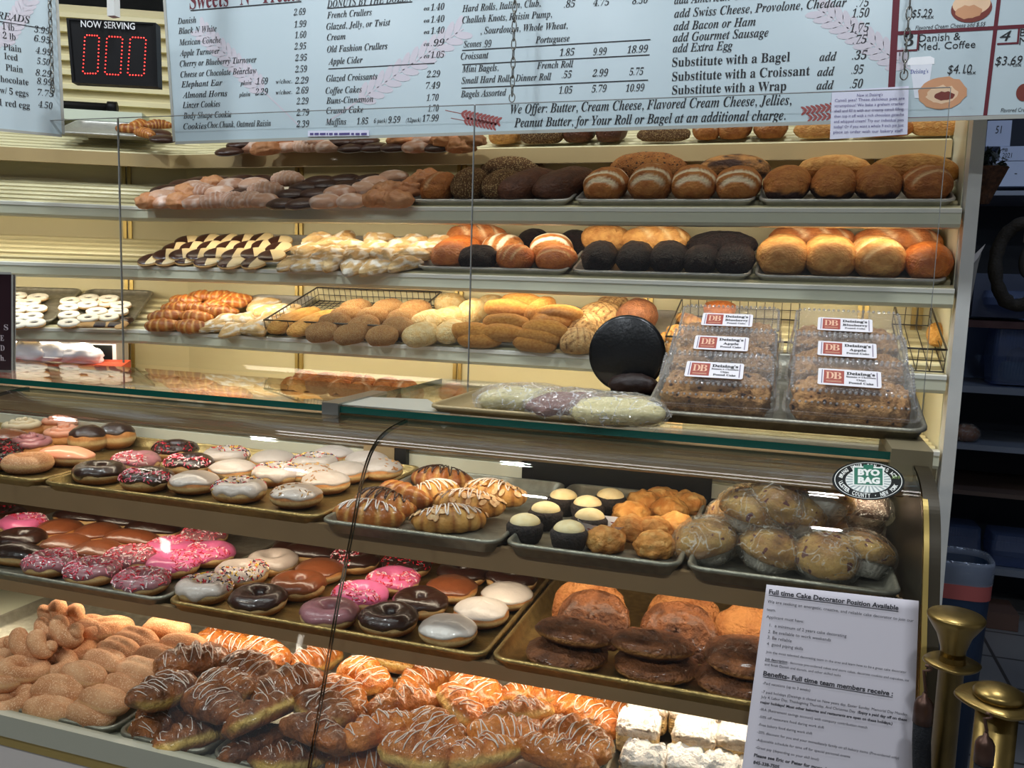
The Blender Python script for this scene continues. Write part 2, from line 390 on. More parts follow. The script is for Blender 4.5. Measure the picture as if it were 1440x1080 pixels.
rr = empty('slatted_bread_rack', (0, RACK_Y, 0), 'long cream slatted wall rack of five shelves carrying breads and cookies', 'display rack')
rack(rr, -1.96, .352, True, False, (-1.60, -1.02, -.42, .17, .305))
b = MB().box((.358, -.004, 0), (.386, .05, 2.5)).mesh('end_post', [M_white]); obj('end_post', b, rr)
b = MB().box((.356, .05, 0), (.366, .62, 2.4)).mesh('end_panel', [M_creamw]); obj('end_panel', b, rr)
lr = empty('slatted_bread_rack', CORN, 'angled slatted wall rack, mostly empty, with trays of ring cookies', 'display rack', None, LANG)
rack(lr, -1.5, 0, False, True, (-.13, -.75))

def rack_pt(x, y, zf, off=0, left=False, d0=0., tilt=T28):
    """the point and frame where a pixel's ray meets a shelf's sloping bed, off above it"""
    F = LM if left else RM
    fr = F.to_3x3().to_4x4() @ Matrix.Rotation(tilt, 4, 'X')
    n = fr.to_3x3() @ Vector((0, 0, 1)); p0 = F @ Vector((0, d0, zf)) + n * off
    return hit(x, y, p0, n), fr, n

# ------------------------------------------------------------------ trays
def tray_mesh(w, d, h=.022, rim=.008, rad=.028, mt=None, n=6):
    """a shallow sheet pan: rolled rim, sloping walls, rounded corners"""
    def loop(ins, z, r):
        P = []
        x, y = w / 2 - ins, d / 2 - ins; r = max(r, .002)
        for cx, cy, a0 in ((x - r, y - r, 0), (-x + r, y - r, 90), (-x + r, -y + r, 180), (x - r, -y + r, 270)):
            for k in range(n + 1):
                a = R(a0 + 90 * k / n); P.append((cx + r * math.cos(a), cy + r * math.sin(a), z))
        return P
    Ls = [loop(.012, 0, rad - .008), loop(.004, h - .006, rad), loop(0, h - .004, rad), loop(0, h, rad), loop(.002, h + .002, rad), loop(rim - .002, h + .002, rad - .006), loop(rim, h - .001, rad - .006), loop(.016, .002, rad - .012)]
    k = len(Ls[0]); V = [p for L in Ls for p in L]
    F = [(i * k + j, i * k + (j + 1) % k, (i + 1) * k + (j + 1) % k, (i + 1) * k + j) for i in range(len(Ls) - 1) for j in range(k)]
    F += [tuple(reversed(range(k))), tuple((len(Ls) - 1) * k + j for j in range(k))]
    return build('sheet_pan', V, F, [mt or M_alu])
def tray(label, M, w, d, mt=None, group=None, **k):
    o = obj('sheet_pan', tray_mesh(w, d, mt=mt, **k)); o.matrix_world = M
    return tag(o, label, 'baking tray', group)
def rack_tray(label, s0, s1, zf, left=False, d0=0., dep=.33, mt=None, tilt=T28):
    F = (LM if left else RM)
    w = s1 - s0
    M = F @ Matrix.Translation(((s0 + s1) / 2, d0 + .006, zf + .0015)) @ Matrix.Rotation(tilt, 4, 'X') @ Matrix.Translation((0, dep / 2, 0))
    return tray(label, M, w - .006, dep - .012, mt, h=.016)
def sX(x, y): return aY(x, y, RACK_Y).x
zu, zm, zl = SHELF_Z['upper'], SHELF_Z['middle'], SHELF_Z['lower']
for a, b_, lab in ((-1.955, sX(385, 290), 'shallow pan of iced and chocolate cookies at the corner end of the upper bread shelf'),
                   (sX(385, 290), sX(570, 292), 'shallow pan of chocolate cookies and knots beside the dark bread pan'),
                   (sX(571, 292), sX(801, 292), 'aluminium pan under the seeded and dark brown loaves, upper bread shelf'),
                   (sX(803, 292), sX(1062, 292), 'aluminium pan under the four flour-ringed loaves, upper bread shelf'),
                   (sX(1064, 292), .345, 'aluminium pan under the smooth golden loaves with dark undersides')):
    rack_tray(lab, a, b_, zu)
for a, b_, lab in ((-1.955, sX(410, 380), 'pan of black and white cookies on the second bread shelf'),
                   (sX(411, 380), sX(578, 385), 'pan of pale fruit turnovers beside the black and white cookies'),
                   (sX(580, 385), sX(797, 393), 'pan of mixed round loaves with flour stripes'),
                   (sX(799, 393), sX(1056, 399), 'pan of dark pumpernickel loaves on the second bread shelf'),
                   (sX(1058, 399), .34, 'pan of four large golden loaves at the post end')):
    rack_tray(lab, a, b_, zm)
for a, b_, lab in ((-1.955, sX(272, 470), 'pan of browned croissants at the corner end of the lower bread shelf'),
                   (sX(274, 470), sX(372, 476), 'pan of pale flaky pastries next to the croissants'),
                   (sX(565, 484), sX(783, 494), 'pan of white rolls and hot dog buns'),
                   (sX(785, 494), sX(935, 502), 'dark pan of patterned sweet conchas')):
    rack_tray(lab, a, b_, zl)

# left rack trays of ring cookies
def sL(x, y, zf):
    p, fr, n = rack_pt(x, y, zf, 0, True); return (LM.inverted() @ p).x
rack_tray('pan of sugared ring cookies nearer the corner, with long chocolate cookies in front', sL(77, 461, zl), sL(187, 461, zl), zl, True, mt=M_aludark)
rack_tray('pan of sugared ring cookies half behind the framed maroon sign', sL(77, 461, zl) - .44, sL(73, 461, zl), zl, True, mt=M_aludark)

# ------------------------------------------------------------------ the glass display case
CX0, CX1 = -2.4, .185
case = empty('glass_display_case', (-1.1, 1.45, 0), 'long bakery display case with curved glass front and three tiers of pastries', 'display case')
CO = Vector((-1.1, 1.45, 0))
def cpart(name, mb, mats, par=None, label=None):
    for i, v in enumerate(mb.V): mb.V[i] = v - CO
    return obj(name, mb.mesh(name, mats), par or case, None, label)
PROF = [(1.392, 1.2185), (1.33, 1.2135), (1.289, 1.204), (1.256, 1.186), (1.232, 1.158), (1.215, 1.126), (1.193, 1.07), (1.168, 1.01), (1.142, .948), (1.117, .877), (1.064, .731), (1.056, .708)]
def catmull(P, k):
    P = [Vector((a, b_)) for a, b_ in P]; out = []
    for i in range(len(P) - 1):
        p0, p1, p2, p3 = P[max(i - 1, 0)], P[i], P[i + 1], P[min(i + 2, len(P) - 1)]
        for j in range(k):
            t = j / k; out.append(.5 * ((2 * p1) + (p2 - p0) * t + (2 * p0 - 5 * p1 + 4 * p2 - p3) * t * t + (3 * p1 - p0 - 3 * p2 + p3) * t ** 3))
    return out + [P[-1]]
PR = catmull(PROF, 6)
NRM = []
for i, p in enumerate(PR):
    t = (PR[min(i + 1, len(PR) - 1)] - PR[max(i - 1, 0)]).normalized(); NRM.append(Vector((-t.y, t.x)) if False else Vector((t.y, -t.x)))
def prof_y(z):
    for a, b_ in zip(PR, PR[1:]):
        if b_.y <= z <= a.y: return a.x + (b_.x - a.x) * (z - a.y) / (b_.y - a.y + 1e-9)
    return PR[-1].x
for x0, x1, nm in ((CX0, -1.533, 0), (-1.529, -.652, 0), (-.648, CX1, 0)):
    mb = MB(); n = len(PR); th = .006
    out = [(p.x, p.y) for p in PR]; inn = [(p.x - nv.x * th, p.y - nv.y * th) for p, nv in zip(PR, NRM)]
    for L in (out, inn):
        V = [(x, y, z) for y, z in L for x in (x0, x1)]
        mb.add(V, [(2 * i, 2 * i + 1, 2 * i + 3, 2 * i + 2) for i in range(n - 1)], 0, True)
    for x in (x0, x1):
        V = [(x, y, z) for L in (out, inn) for y, z in L]
        mb.add(V, [(i, i + 1, n + i + 1, n + i) for i in range(n - 1)], 1, False)
    cpart('curved_glass', mb, [M_glass, mat('dark_glass_edge', (52, 50, 40), .2, spec=.7)])
# flat glass top in two sheets, green front edges
for x0, x1, yr in ((CX0, -.801, 1.70), (-.799, .158, 1.91)):
    mb = MB(); mb.box((x0, 1.388, 1.2205), (x1, yr, 1.2325)); mb.fm[2] = 1; mb.fm[3] = mb.fm[5] = 1
    cpart('glass_top', mb, [M_glass, M_edge])
mb = MB(); mb.prism([(1.380, 1.216), (1.387, 1.216), (1.387, 1.2328), (1.58, 1.2328), (1.58, 1.2385), (1.380, 1.2385)], -.817, -.783); cpart('glass_divider', mb, [M_steel])
mb = MB(); mb.box((.155, 1.375, 1.192), (.212, 1.56, 1.24)); cpart('end_cap', mb, [mat('cap_metal', (150, 138, 108), .4, metal=.5)])
# front lamp hood and the rail below the glass
mb = MB(); mb.prism([(1.402, 1.163), (1.408, 1.160), (1.50, 1.205), (1.50, 1.214), (1.402, 1.214)], CX0, .18); cpart('lamp_hood', mb, [M_brown])
mb = MB(); mb.prism([(1.040, .676), (1.10, .676), (1.10, .69), (1.066, .69), (1.066, .708), (1.040, .714)], CX0, .20); cpart('front_rail', mb, [mat('rail_enamel', (168, 166, 146), .35)])
mb = MB(); mb.prism([(1.046, .655), (1.10, .655), (1.10, .676), (1.046, .676)], CX0, .20); cpart('gold_trim', mb, [M_brass])
mb = MB(); mb.box((CX0, 1.05, .08), (.20, 1.74, .655)); mb.box((CX0, 1.10, 0), (.20, 1.70, .08), 1); cpart('base_cabinet', mb, [mat('base_enamel', (205, 196, 186), .4), M_dark])
# tiers
def tier(nm, y0, z0, z1, yr):
    mb = MB(); mb.prism([(y0 + .012, z1 - .018), (yr, z1 - .018), (yr, z1 - .010), (y0 + .012, z1 - .010)], CX0, .18)
    s = cpart(nm, mb, [M_brown])
    mb = MB(); mb.prism([(y0, z0), (y0 + .008, z0 - .001), (y0 + .06, z1 - .018), (y0 + .012, z1 - .010), (y0 + .012, z1), (y0, z1)], CX0, .18)
    cpart('lamp_strip', mb, [M_brown], s)
tier('shelf', 1.31, .988, 1.030, 1.79)
tier('shelf', 1.245, .832, .857, 1.76)
mb = MB(); mb.box((CX0, 1.07, .672), (.18, 1.74, .684)); cpart('deck', mb, [mat('deck_enamel', (198, 200, 178), .4)])
# ends and rear
E = [(p.x - .002, p.y) for p in PR] + [(1.04, .655), (1.80, .655), (1.80, 1.2185)]
mb = MB(); mb.prism(E, CX1 + .002, CX1 + .022, 0); cpart('end_panel', mb, [mat('bronze_panel', (52, 44, 28), .4, metal=.4)])
mb = MB(); G = [(p.x - .005, p.y) for p in PR[16:]]; G2 = [(p.x + .012, p.y) for p in reversed(PR[16:])]
mb.prism(G + G2, CX1 + .001, CX1 + .0075, 0); cpart('gold_end_trim', mb, [M_brass])
zr = aY(300, 648, 1.80).z
mb = MB()
mb.box((CX0, 1.80, 1.032), (.18, 1.83, 1.062)); mb.box((CX0, 1.805, 1.068), (.18, 1.83, 1.074), 1); mb.box((CX0, 1.81, 1.085), (.18, 1.83, 1.10), 1)
cpart('rear_rail', mb, [mat('rail_white', (214, 212, 190), .4), M_steel])
mb = MB(); mb.box((CX0, 1.80, .655), (.18, 1.815, 1.0)); cpart('rear_panel', mb, [mat('rear_panel', (120, 104, 80), .5)])
px = aY(540, 650, 1.79).x
mb = MB(); mb.box((px - .05, 1.782, 1.03), (px + .03, 1.80, 1.2)); mb.box((px + .032, 1.782, 1.03), (px + .06, 1.80, 1.2), 1); cpart('support_post', mb, [mat('tan_post', (150, 128, 92), .4), M_black])

def case_tray(label, x0, x1, y0, z, dep=.46, mt=None, h=.022):
    M = Matrix.Translation(((x0 + x1) / 2, y0 + dep / 2, z)); return tray(label, M, x1 - x0 - .004, dep, mt, h=h)
Z1, Z2, Z3 = 1.0225, .8495, .685
case_tray('tray of fancy cream donuts, far end of the top case shelf', -2.07, -1.418, 1.30, Z1, mt=M_gold)
case_tray('wide tray of glazed and sprinkled donuts on the top case shelf', -1.414, -.775, 1.30, Z1, mt=M_gold)
case_tray('tray of iced almond and chocolate croissants, top case shelf', -.770, -.432, 1.285, Z1, mt=M_aludark)
case_tray('tray of cream-capped cupcakes and golden puffs, top case shelf', -.428, -.136, 1.29, Z1, mt=M_aludark)
case_tray('tray of film-wrapped muffins, top case shelf', -.132, .178, 1.29, Z1, mt=M_aludark)
case_tray('tray of pink-sprinkled and chocolate donuts on the middle case shelf', -1.70, -1.064, 1.235, Z2, mt=M_aludark)
case_tray('tray of chocolate, pink and white donuts on the middle case shelf', -1.060, -.432, 1.235, Z2, mt=M_gold)
case_tray('gilt tray of elephant ear pastries on the middle case shelf', -.428, .178, 1.235, Z2, mt=M_gold)
bx = [aZ(185, 1015, .70).x, aZ(310, 1048, .70).x, aZ(520, 1005, .70).x, aZ(856, 1062, .70).x]
print('deck pan edges', [round(v, 3) for v in bx], aZ(200, 1010, .7), aZ(840, 1075, .7))
ed = [-1.62, bx[0], bx[1], bx[2], bx[3], .17]
dl = ['bottom deck pan of sugared twists and stick donuts', 'bottom deck pan of chocolate-drizzled bear claws', 'bottom deck pan of mixed drizzled bear claws by the glass seam', 'bottom deck pan of orange-glazed drizzled bear claws', 'bottom deck pan of crumb cake squares']
for i in range(5): case_tray(dl[i], ed[i] + .002, ed[i + 1] - .002, 1.075, Z3, dep=.46, mt=M_aludark, h=.02)
p = aY(735, 660, 1.77); q = aY(1000, 700, 1.77)
o = obj('black_strip', MB().box((0, 0, 0), (q.x - p.x, .012, .075)).mesh('black_strip', [M_black]), None, (p.x, 1.765, 1.024)); tag(o, 'long black strip standing behind the cupcake tray inside the case', 'divider')

# ------------------------------------------------------------------ boards and signs
BY = 2.0
class Sheet:
    """writing laid on a real flat board: pixel positions are read on the board's plane"""
    def __init__(s, p, ex, n): s.p = Vector(p); s.ex = Vector(ex).normalized(); s.n = Vector(n).normalized(); s.ey = s.n.cross(s.ex); s.mb = MB()
    def at(s, x, y): return hit(x, y, s.p, s.n)
    def uv(s, x, y): q = s.at(x, y) - s.p; return q.dot(s.ex), q.dot(s.ey)
    def P(s, u, v, l=0): return s.p + s.ex * u + s.ey * v + s.n * l
    def t(s, txt, x0, y0, x1, h, st='bi', mi=0, shear=0, offset=0):
        a = s.at(x0, y0); u0, v0 = s.uv(x0, y0)
        u1, v1 = s.uv(x1, y0); cap = h * depth(a) / FPX
        text(s.mb, txt, a, s.ex, s.ey, u1 - u0, cap, st, mi, shear, s.n, .0008, offset)
    def num(s, txt, x0, y0, x1, h=9, mi=0): s.t(txt, x0, y0, x1, h, 'b', mi, .22, -.006)
    def line(s, x0, y0, x1, w=1.2, mi=0):
        u0, v0 = s.uv(x0, y0); u1, _ = s.uv(x1, y0); k = w * depth(s.at(x0, y0)) / FPX
        s.quad(u0, v0 - k / 2, u1, v0 + k / 2, mi)
    def quad(s, u0, v0, u1, v1, mi, l=.0008): s.mb.add([s.P(u0, v0, l), s.P(u1, v0, l), s.P(u1, v1, l), s.P(u0, v1, l)], [(0, 1, 2, 3)], mi)
    def poly(s, pts, mi, l=.0007): s.mb.add([s.P(u, v, l) for u, v in pts], [tuple(range(len(pts)))], mi)
    def ell(s, cx, cy, rx, ry, mi, l=.0007, n=28, wob=0, sd=0):
        u, v = s.uv(cx, cy); k = depth(s.at(cx, cy)) / FPX
        s.poly([(u + rx * k * math.cos(2 * math.pi * i / n) * (1 + wob * noise.noise((i * .9, sd, 0))), v + ry * k * math.sin(2 * math.pi * i / n) * (1 + wob * noise.noise((i * .9, sd, 3)))) for i in range(n)], mi, l)
    def wheat(s, x0, y0, x1, y1, mi, ears=9, size=11, stem=.45):
        """a printed ear of wheat from its stem's foot to its tip"""
        a = Vector(s.uv(x0, y0)); b = Vector(s.uv(x1, y1)); d = b - a; L = d.length; d.normalize(); nn = Vector((-d.y, d.x)); k = size * depth(s.at(x0, y0)) / FPX
        s.poly([a - nn * k * .05, b - nn * k * .04, b + nn * k * .04, a + nn * k * .05], mi, .0005)
        for i in range(ears):
            c = a + d * L * (stem + (1 - stem) * i / ears)
            for sg in (1, -1):
                ax = (d * .8 + nn * sg * .6).normalized(); sd = Vector((-ax.y, ax.x)); q = c + ax * k * .55
                s.poly([q + ax * k * .55 * math.cos(t) + sd * k * .2 * math.sin(t) for t in [2 * math.pi * j / 10 for j in range(10)]], mi, .00055)

def board(name, label, cat, S_, corners, thick, trim_px, mats, names=('lettering',)):
    C4 = [S_.uv(*c) for c in corners]       # tl tr br bl
    o = empty(name, S_.P(*C4[3]), label, cat)
    inv = -S_.P(*C4[3])
    mb = MB(); F = [S_.P(u, v) for u, v in C4]; B = [S_.P(u, v, -thick) for u, v in C4]
    mb.add(F + B, [(3, 2, 1, 0), (4, 5, 6, 7), (0, 1, 5, 4), (1, 2, 6, 5), (2, 3, 7, 6), (3, 0, 4, 7)])
    mb.V = [v + inv for v in mb.V]; obj('panel', mb.mesh('panel', [M_board]), o)
    if trim_px:
        k = trim_px * depth(S_.at(*corners[3])) / FPX; mb = MB()
        for (u0, v0), (u1, v1) in zip(C4, C4[1:] + C4[:1]):
            a, b = S_.P(u0, v0, .002), S_.P(u1, v1, .002); t = (b - a).normalized(); w = S_.n.cross(t) * k
            mb.add([a, b, b + w, a + w, a - S_.n * (thick + .004), b - S_.n * (thick + .004)], [(0, 1, 2, 3), (2, 1, 5, 4) if False else (0, 4, 5, 1)])
        mb.V = [v + inv for v in mb.V]; obj('edge_trim', mb.mesh('edge_trim', [M_frame]), o)
    S_.mb.V = [v + inv for v in S_.mb.V]; obj('lettering', S_.mb.mesh('lettering', mats), o)
    return o
def face(o, m): [c for c in o.children if c.name.startswith('panel')][0].data.materials[0] = m

A = Sheet((0, BY, 0), (1, 0, 0), (0, -1, 0))
A.t('Sweets  ' + "'N'" + '  Treats', 267, 13, 424, 24, 'b', 2); A.line(268, 15, 424, 1.5, 0)
for n_, x, y, x1 in (('Danish', 250, 34, 276), ('Black N White', 251, 48, 305), ('Mexican Conche', 252, 64, 311), ('Apple Turnover', 253, 79, 309), ('Cherry or Blueberry Turnover', 253, 94, 361),
                     ('Cheese or Chocolate Bearclaw', 254, 109, 361), ('Elephant Ear', 255, 123, 313), ('plain', 338, 120, 354), ('w/choc.', 388, 118, 411), ('Almond Horns', 257, 138, 320), ('plain', 336, 136, 352), ('w/choc.', 388, 133, 411),
                     ('Linzer Cookies', 257, 152, 310), ('Body Shape Cookie', 258, 167, 326), ('Cookies', 258, 182, 291), ('Choc.Chunk, Oatmeal Raisin', 292, 180, 381)):
    A.t(n_, x, y, x1, 8.5 if n_[0].isupper() else 6)
for n_, x, y, x1 in (('2.69', 413, 22, 430), ('1.99', 414, 39, 431), ('1.60', 415, 54, 431), ('2.95', 414, 70, 431), ('2.95', 415, 86, 432), ('2.59', 415, 102, 432), ('1.69', 361, 119, 377), ('2.29', 415, 118, 434),
                     ('2.29', 359, 134, 377), ('2.69', 416, 132, 434), ('2.29', 417, 147, 434), ('2.79', 417, 163, 435), ('2.39', 417, 179, 435)): A.num(n_, x, y, x1, 9)
A.t('DONUTS BY THE DOZEN', 460, 11, 580, 10); A.line(460, 12, 580)
for n_, x, y, x1 in (('French Crullers', 460, 26, 523), ('Glazed, Jelly, or Twist', 459, 42, 549), ('Cream', 460, 57, 486), ('Old Fashion Crullers', 460, 74, 545), ('Apple Cider', 462, 91, 510), ('Glazed Croissants', 459, 115, 531),
                     ('Coffee Cakes', 458, 132, 509), ('Buns-Cinnamon', 459, 146, 525), ('Crumb Cake', 459, 160, 511), ('Muffins', 458, 176, 487)): A.t(n_, x, y, x1, 9)
for i, (a, y) in enumerate((('1.40', 15), ('1.40', 32), ('1.40', 48), ('.99', 65), ('1.05', 82))): A.t('ea', 596, y, 604, 6); A.num(a, 606, y, 625)
A.line(462, 97, 611)
for n_, x, y, x1 in (('2.29', 600, 109, 619), ('7.49', 599, 125, 619), ('1.70', 600, 142, 617), ('1.70', 602, 157, 617), ('1.85', 502, 175, 518), ('9.59', 546, 173, 563), ('17.99', 594, 171, 617)): A.num(n_, x, y, x1)
A.num('6 pack)', 526, 173, 544, 6); A.num('(12pack)', 571, 172, 592, 6)
for n_, x, y, x1 in (('Hard Rolls, Italian, Club,', 650, 17, 760), ('Challah Knots, Raisin Pump,', 650, 33, 776), (', Sourdough, Whole Wheat,', 676, 48, 798), ('Scones', 652, 67, 677), ('Portuguese', 753, 61, 801), ('Croissant', 648, 84, 687),
                     ('Mini Bagels,', 650, 102, 701), ('French Roll', 755, 97, 806), ('Small Hard Rolls, Dinner Roll', 649, 118, 775), ('Bagels Assorted', 648, 137, 712)): A.t(n_, x, y, x1, 9.5)
for n_, x, y, x1 in (('.85', 793, 11, 809), ('4.75', 834, 9, 857), ('8.50', 889, 6, 911), ('.99', 679, 67, 691), ('1.85', 787, 79, 808), ('9.99', 834, 78, 853), ('18.99', 882, 75, 911), ('.55', 790, 110, 804), ('2.99', 833, 108, 855),
                     ('5.75', 885, 106, 905), ('1.05', 786, 132, 805), ('5.79', 832, 130, 853), ('10.99', 880, 129, 906)): A.num(n_, x, y, x1, 10)
for x, y, x1 in ((650, 71, 914), (650, 91, 913), (649, 124, 911)): A.line(x, y, x1, 1.3)
A.t('We Offer: Butter, Cream Cheese, Flavored Cream Cheese, Jellies,', 718, 160, 1112, 13); A.t('Peanut Butter, for Your Roll or Bagel at an additional charge.', 723, 179, 1104, 13)
for n_, x, y, x1 in (('add American Cheese', 948, 6, 1070), ('add Swiss Cheese, Provolone, Cheddar', 948, 25, 1189), ('add Bacon or Ham', 947, 43, 1062), ('add Gourmet Sausage', 946, 59, 1080), ('add Extra Egg', 946, 74, 1030), ('add', 1152, 86, 1176), ('add', 1149, 107, 1173), ('add', 1148, 126, 1172)): A.t(n_, x, y, x1, 12)
for n_, y, x1 in (('Substitute with a Bagel', 94, 1110), ('Substitute with a Croissant', 114, 1138), ('Substitute with a Wrap', 133, 1105)): A.t(n_, 945, y, x1, 12.5, 'b')
for n_, x, y, x1 in (('.75', 1204, 10, 1222), ('1.50', 1198, 25, 1222), ('1.75', 1195, 46, 1222), ('.75', 1199, 62, 1219), ('.35', 1198, 84, 1219), ('.95', 1197, 104, 1214), ('.50', 1195, 124, 1213)): A.num(n_, x, y, x1, 12)
A.wheat(460, 172, 652, 40, 3, 12, 24, .25); A.wheat(420, 176, 280, 40, 3, 12, 22, .35); A.wheat(1330, 130, 1150, 12, 3, 11, 26, .3)
A.wheat(626, 155, 703, 171, 4, 10, 9, .3); A.wheat(634, 166, 697, 178, 4, 9, 8, .3); A.wheat(1225, 143, 1128, 156, 4, 10, 9, .3); A.wheat(1232, 158, 1136, 166, 4, 10, 8, .3)
def bar(x0, y0, x1, y1, w, mi=2):
    a, b = Vector(A.uv(x0, y0)), Vector(A.uv(x1, y1)); d = (b - a).normalized(); n_ = Vector((-d.y, d.x)) * w * .0015 / 2; A.poly([a - n_, b - n_, b + n_, a + n_], mi)
bar(1262, -30, 1251, 172, 9); bar(1408, -30, 1385, 165, 5); A.line(1251, 169, 1475, 6, 2); A.line(1260, 47, 1475, 5, 2); A.line(1258, 72, 1290, 2.5, 2); bar(1292, 45, 1290, 70, 2.5); A.line(1402, 62, 1432, 2.5, 2); bar(1433, 40, 1431, 62, 2.5)
A.t('3', 1271, 65, 1284, 16, 'bi'); A.t('4', 1405, 58, 1421, 14, 'n', 0, .25); A.t('Danish &', 1292, 59, 1350, 10, 'n'); A.t('Med. Coffee', 1291, 71, 1371, 10, 'n'); A.t('B', 1434, 51, 1442, 10, 'n'); A.t('M', 1433, 63, 1444, 10, 'n')
for n_, x, y, x1, h in (('$5.29', 1282, 25, 1310, 11), ('$4.10', 1332, 104, 1366, 12), ('$3.69', 1399, 92, 1437, 12)): A.t(n_, x, y, x1, h, 'n', 0, .15)
for x, y in ((1295, 27), (1354, 105), (1418, 94)): A.t('+tax', x, y, x + 18, 5.5, 'n')
A.t('Flavored Cream Cheese add $.55', 1287, 42, 1385, 5.5, 'n', 0, .2); A.t('Flavored Cream Cheese', 1407, 158, 1470, 5.5, 'n', 0, .2)
# printed pictures: paper cup, danish, filled roll
def P4(pts, mi, l=.0007): A.poly([A.uv(x, y) for x, y in pts], mi, l)
P4([(1280, 92), (1286, 138), (1304, 138), (1311, 90)], 5); P4([(1276, 86), (1276, 92), (1314, 90), (1314, 82), (1308, 79), (1281, 81)], 6)
A.t("Deising's", 1280, 104, 1305, 6, 'b', 7)
A.ell(1325, 131, 31, 22, 8, .0009, 28, .12); A.ell(1325, 133, 20, 12, 9, .0010, 24, .3); A.ell(1328, 135, 13, 6, 10, .0011, 20, .3)
A.ell(1366, 12, 26, 19, 10, .0009); A.ell(1366, 6, 24, 15, 9, .001); A.ell(1362, 17, 17, 9, 8, .0011, 20, .3); A.ell(1440, 130, 10, 12, 10, .0009)
PM = [M_ink, M_inkgrey, M_maroon, M_wheat, M_wheatr, mat('cup_print', (226, 228, 236), .5), mat('cup_lid_print', (246, 246, 248), .5), mat('blue_print', (40, 60, 140), .5),
      mat('danish_print', (206, 150, 110), .5), mat('danish_light_print', (232, 196, 160), .5), mat('dark_fruit_print', (120, 50, 40), .5)]
board('menu_board', 'long white hanging menu board with price columns and maroon combo boxes', 'menu board', A, [(230, -45), (1480, -75), (1476, 160), (247, 199)], .02, 4, PM)

# left bread price board
p = aY(87, 189, 1.95); bestang, be = 40, 1e9
for t in range(20, 75):
    d = Vector((math.cos(R(t)), math.sin(R(t)), 0)); q = p - d * .2; c = q - CP
    xx = 720 + FPX * c.dot(right) / c.dot(fwd); yy = 540 - FPX * c.dot(up) / c.dot(fwd)
    e = abs((yy - 189) / (xx - 87) - (9 / 87))
    if e < be: bestang, be = t, e
print('left board angle', bestang)
d = Vector((math.cos(R(bestang)), math.sin(R(bestang)), 0))
B = Sheet(p, d, (d.y, -d.x, 0))
B.t('BREADS', -14, 24, 42, 10); B.line(-14, 28, 64)
for n_, x, y, x1 in (('1 lb', 3, 41, 20), ('2 lb', 4, 54, 22), ('Plain', 5, 70, 30), ('Iced', 6, 83, 25), ('Plain', 8, 99, 32), ('Chocolate', -7, 114, 40), ('w/ 5 eggs', 0, 131, 40), ('1 red egg', -2, 148, 42)): B.t(n_, x, y, x1, 9, 'b')
for n_, x, y, x1 in (('3.99', 48, 45, 70), ('6.95', 48, 58, 71), ('4.99', 50, 75, 72), ('5.50', 52, 90, 70), ('8.29', 50, 106, 72), ('8.99', 52, 118, 73), ('7.75', 53, 134, 76), ('4.50', 54, 151, 74)): B.num(n_, x, y, x1, 9)
B.wheat(-8, 80, 40, 0, 3, 9, 18, .2)
board('menu_board', 'white bread price board hanging over the ring cookie shelf', 'menu board', B, [(-45, -40), (76, -40), (87, 189), (-40, 177)], .02, 4, PM)

# small notes taped to the menu board
Nn = Sheet((0, BY - .004, 0), (1, 0, 0), (0, -1, 0))
c4 = [(1170, 128), (1278, 121), (1276, 189), (1167, 196)]
L_ = ["New at Deising's", 'Canoli pies! These delicious pies are', 'scrumptious! We bake a graham cracker', 'shell and fill it with our creamy canoli filling,', 'then top it off with a rich chocolate ganache', 'and whipped cream! Try our individual pies', 'today! Or if you want a whole 9 inch pie just', 'place an order with our bakery staff.']
for i, s in enumerate(L_):
    w = 98 if i else 36; cx = 1223 - i * .3; Nn.t(s, cx - w / 2, 136 + i * 7.4 + .02 * 0, cx + w / 2, 4.0, 'n', 0)
o = board('paper_note', 'lilac paper note about pies taped to the menu board under the chain', 'note', Nn, c4, .001, 0, [mat('purple_ink', (84, 72, 130), .6)])
face(o, M_note)
N2 = Sheet((0, BY - .004, 0), (1, 0, 0), (0, -1, 0)); [N2.line(x, 188.5, x + w, 3, 0) for x, w in ((436, 5), (442.5, 6), (450, 8), (459.5, 2), (463, 5), (470, 5), (477, 15), (494, 4), (500, 6), (508, 8))]
o = board('paper_note', 'narrow lilac paper strip taped along the bottom edge of the menu board', 'note', N2, [(433, 184), (519, 183), (519, 191), (433, 192)], .001, 0, [mat('purple_ink', (84, 72, 130), .6)])
face(o, M_note)

# the turn display
p = aY(101, 117, 1.80); d = Vector((math.cos(R(22)), math.sin(R(22)), 0)); D = Sheet(p, d, (d.y, -d.x, 0))
C4 = [D.uv(*c) for c in ((93, 25), (219, 32), (222, 122), (101, 116))]
ns = empty('number_display', D.P(*C4[3]), 'black electronic turn display hanging by the menu board, red zeros lit', 'display sign')
inv = -D.P(*C4[3])
mb = MB(); Fv = [D.P(u, v) + inv for u, v in C4]; Bv = [v - D.n * .035 for v in Fv]
ins = [sum(Fv, Vector()) / 4 * .06 + v * .94 for v in Fv]; rec = [v - D.n * .003 for v in ins]
mb.add(Fv + Bv, [(4, 5, 6, 7), (0, 4, 5, 1), (1, 5, 6, 2), (2, 6, 7, 3), (3, 7, 4, 0)]); mb.add(Fv + ins + rec, [(0, 1, 5, 4), (1, 2, 6, 5), (2, 3, 7, 6), (3, 0, 4, 7), (4, 5, 9, 8), (5, 6, 10, 9), (6, 7, 11, 10), (7, 4, 8, 11), (8, 9, 10, 11)])
bm = bmesh.new(); me = mb.mesh('housing', [M_black]); bm.from_mesh(me); bmesh.ops.recalc_face_normals(bm, faces=bm.faces); bm.to_mesh(me); obj('housing', me, ns)
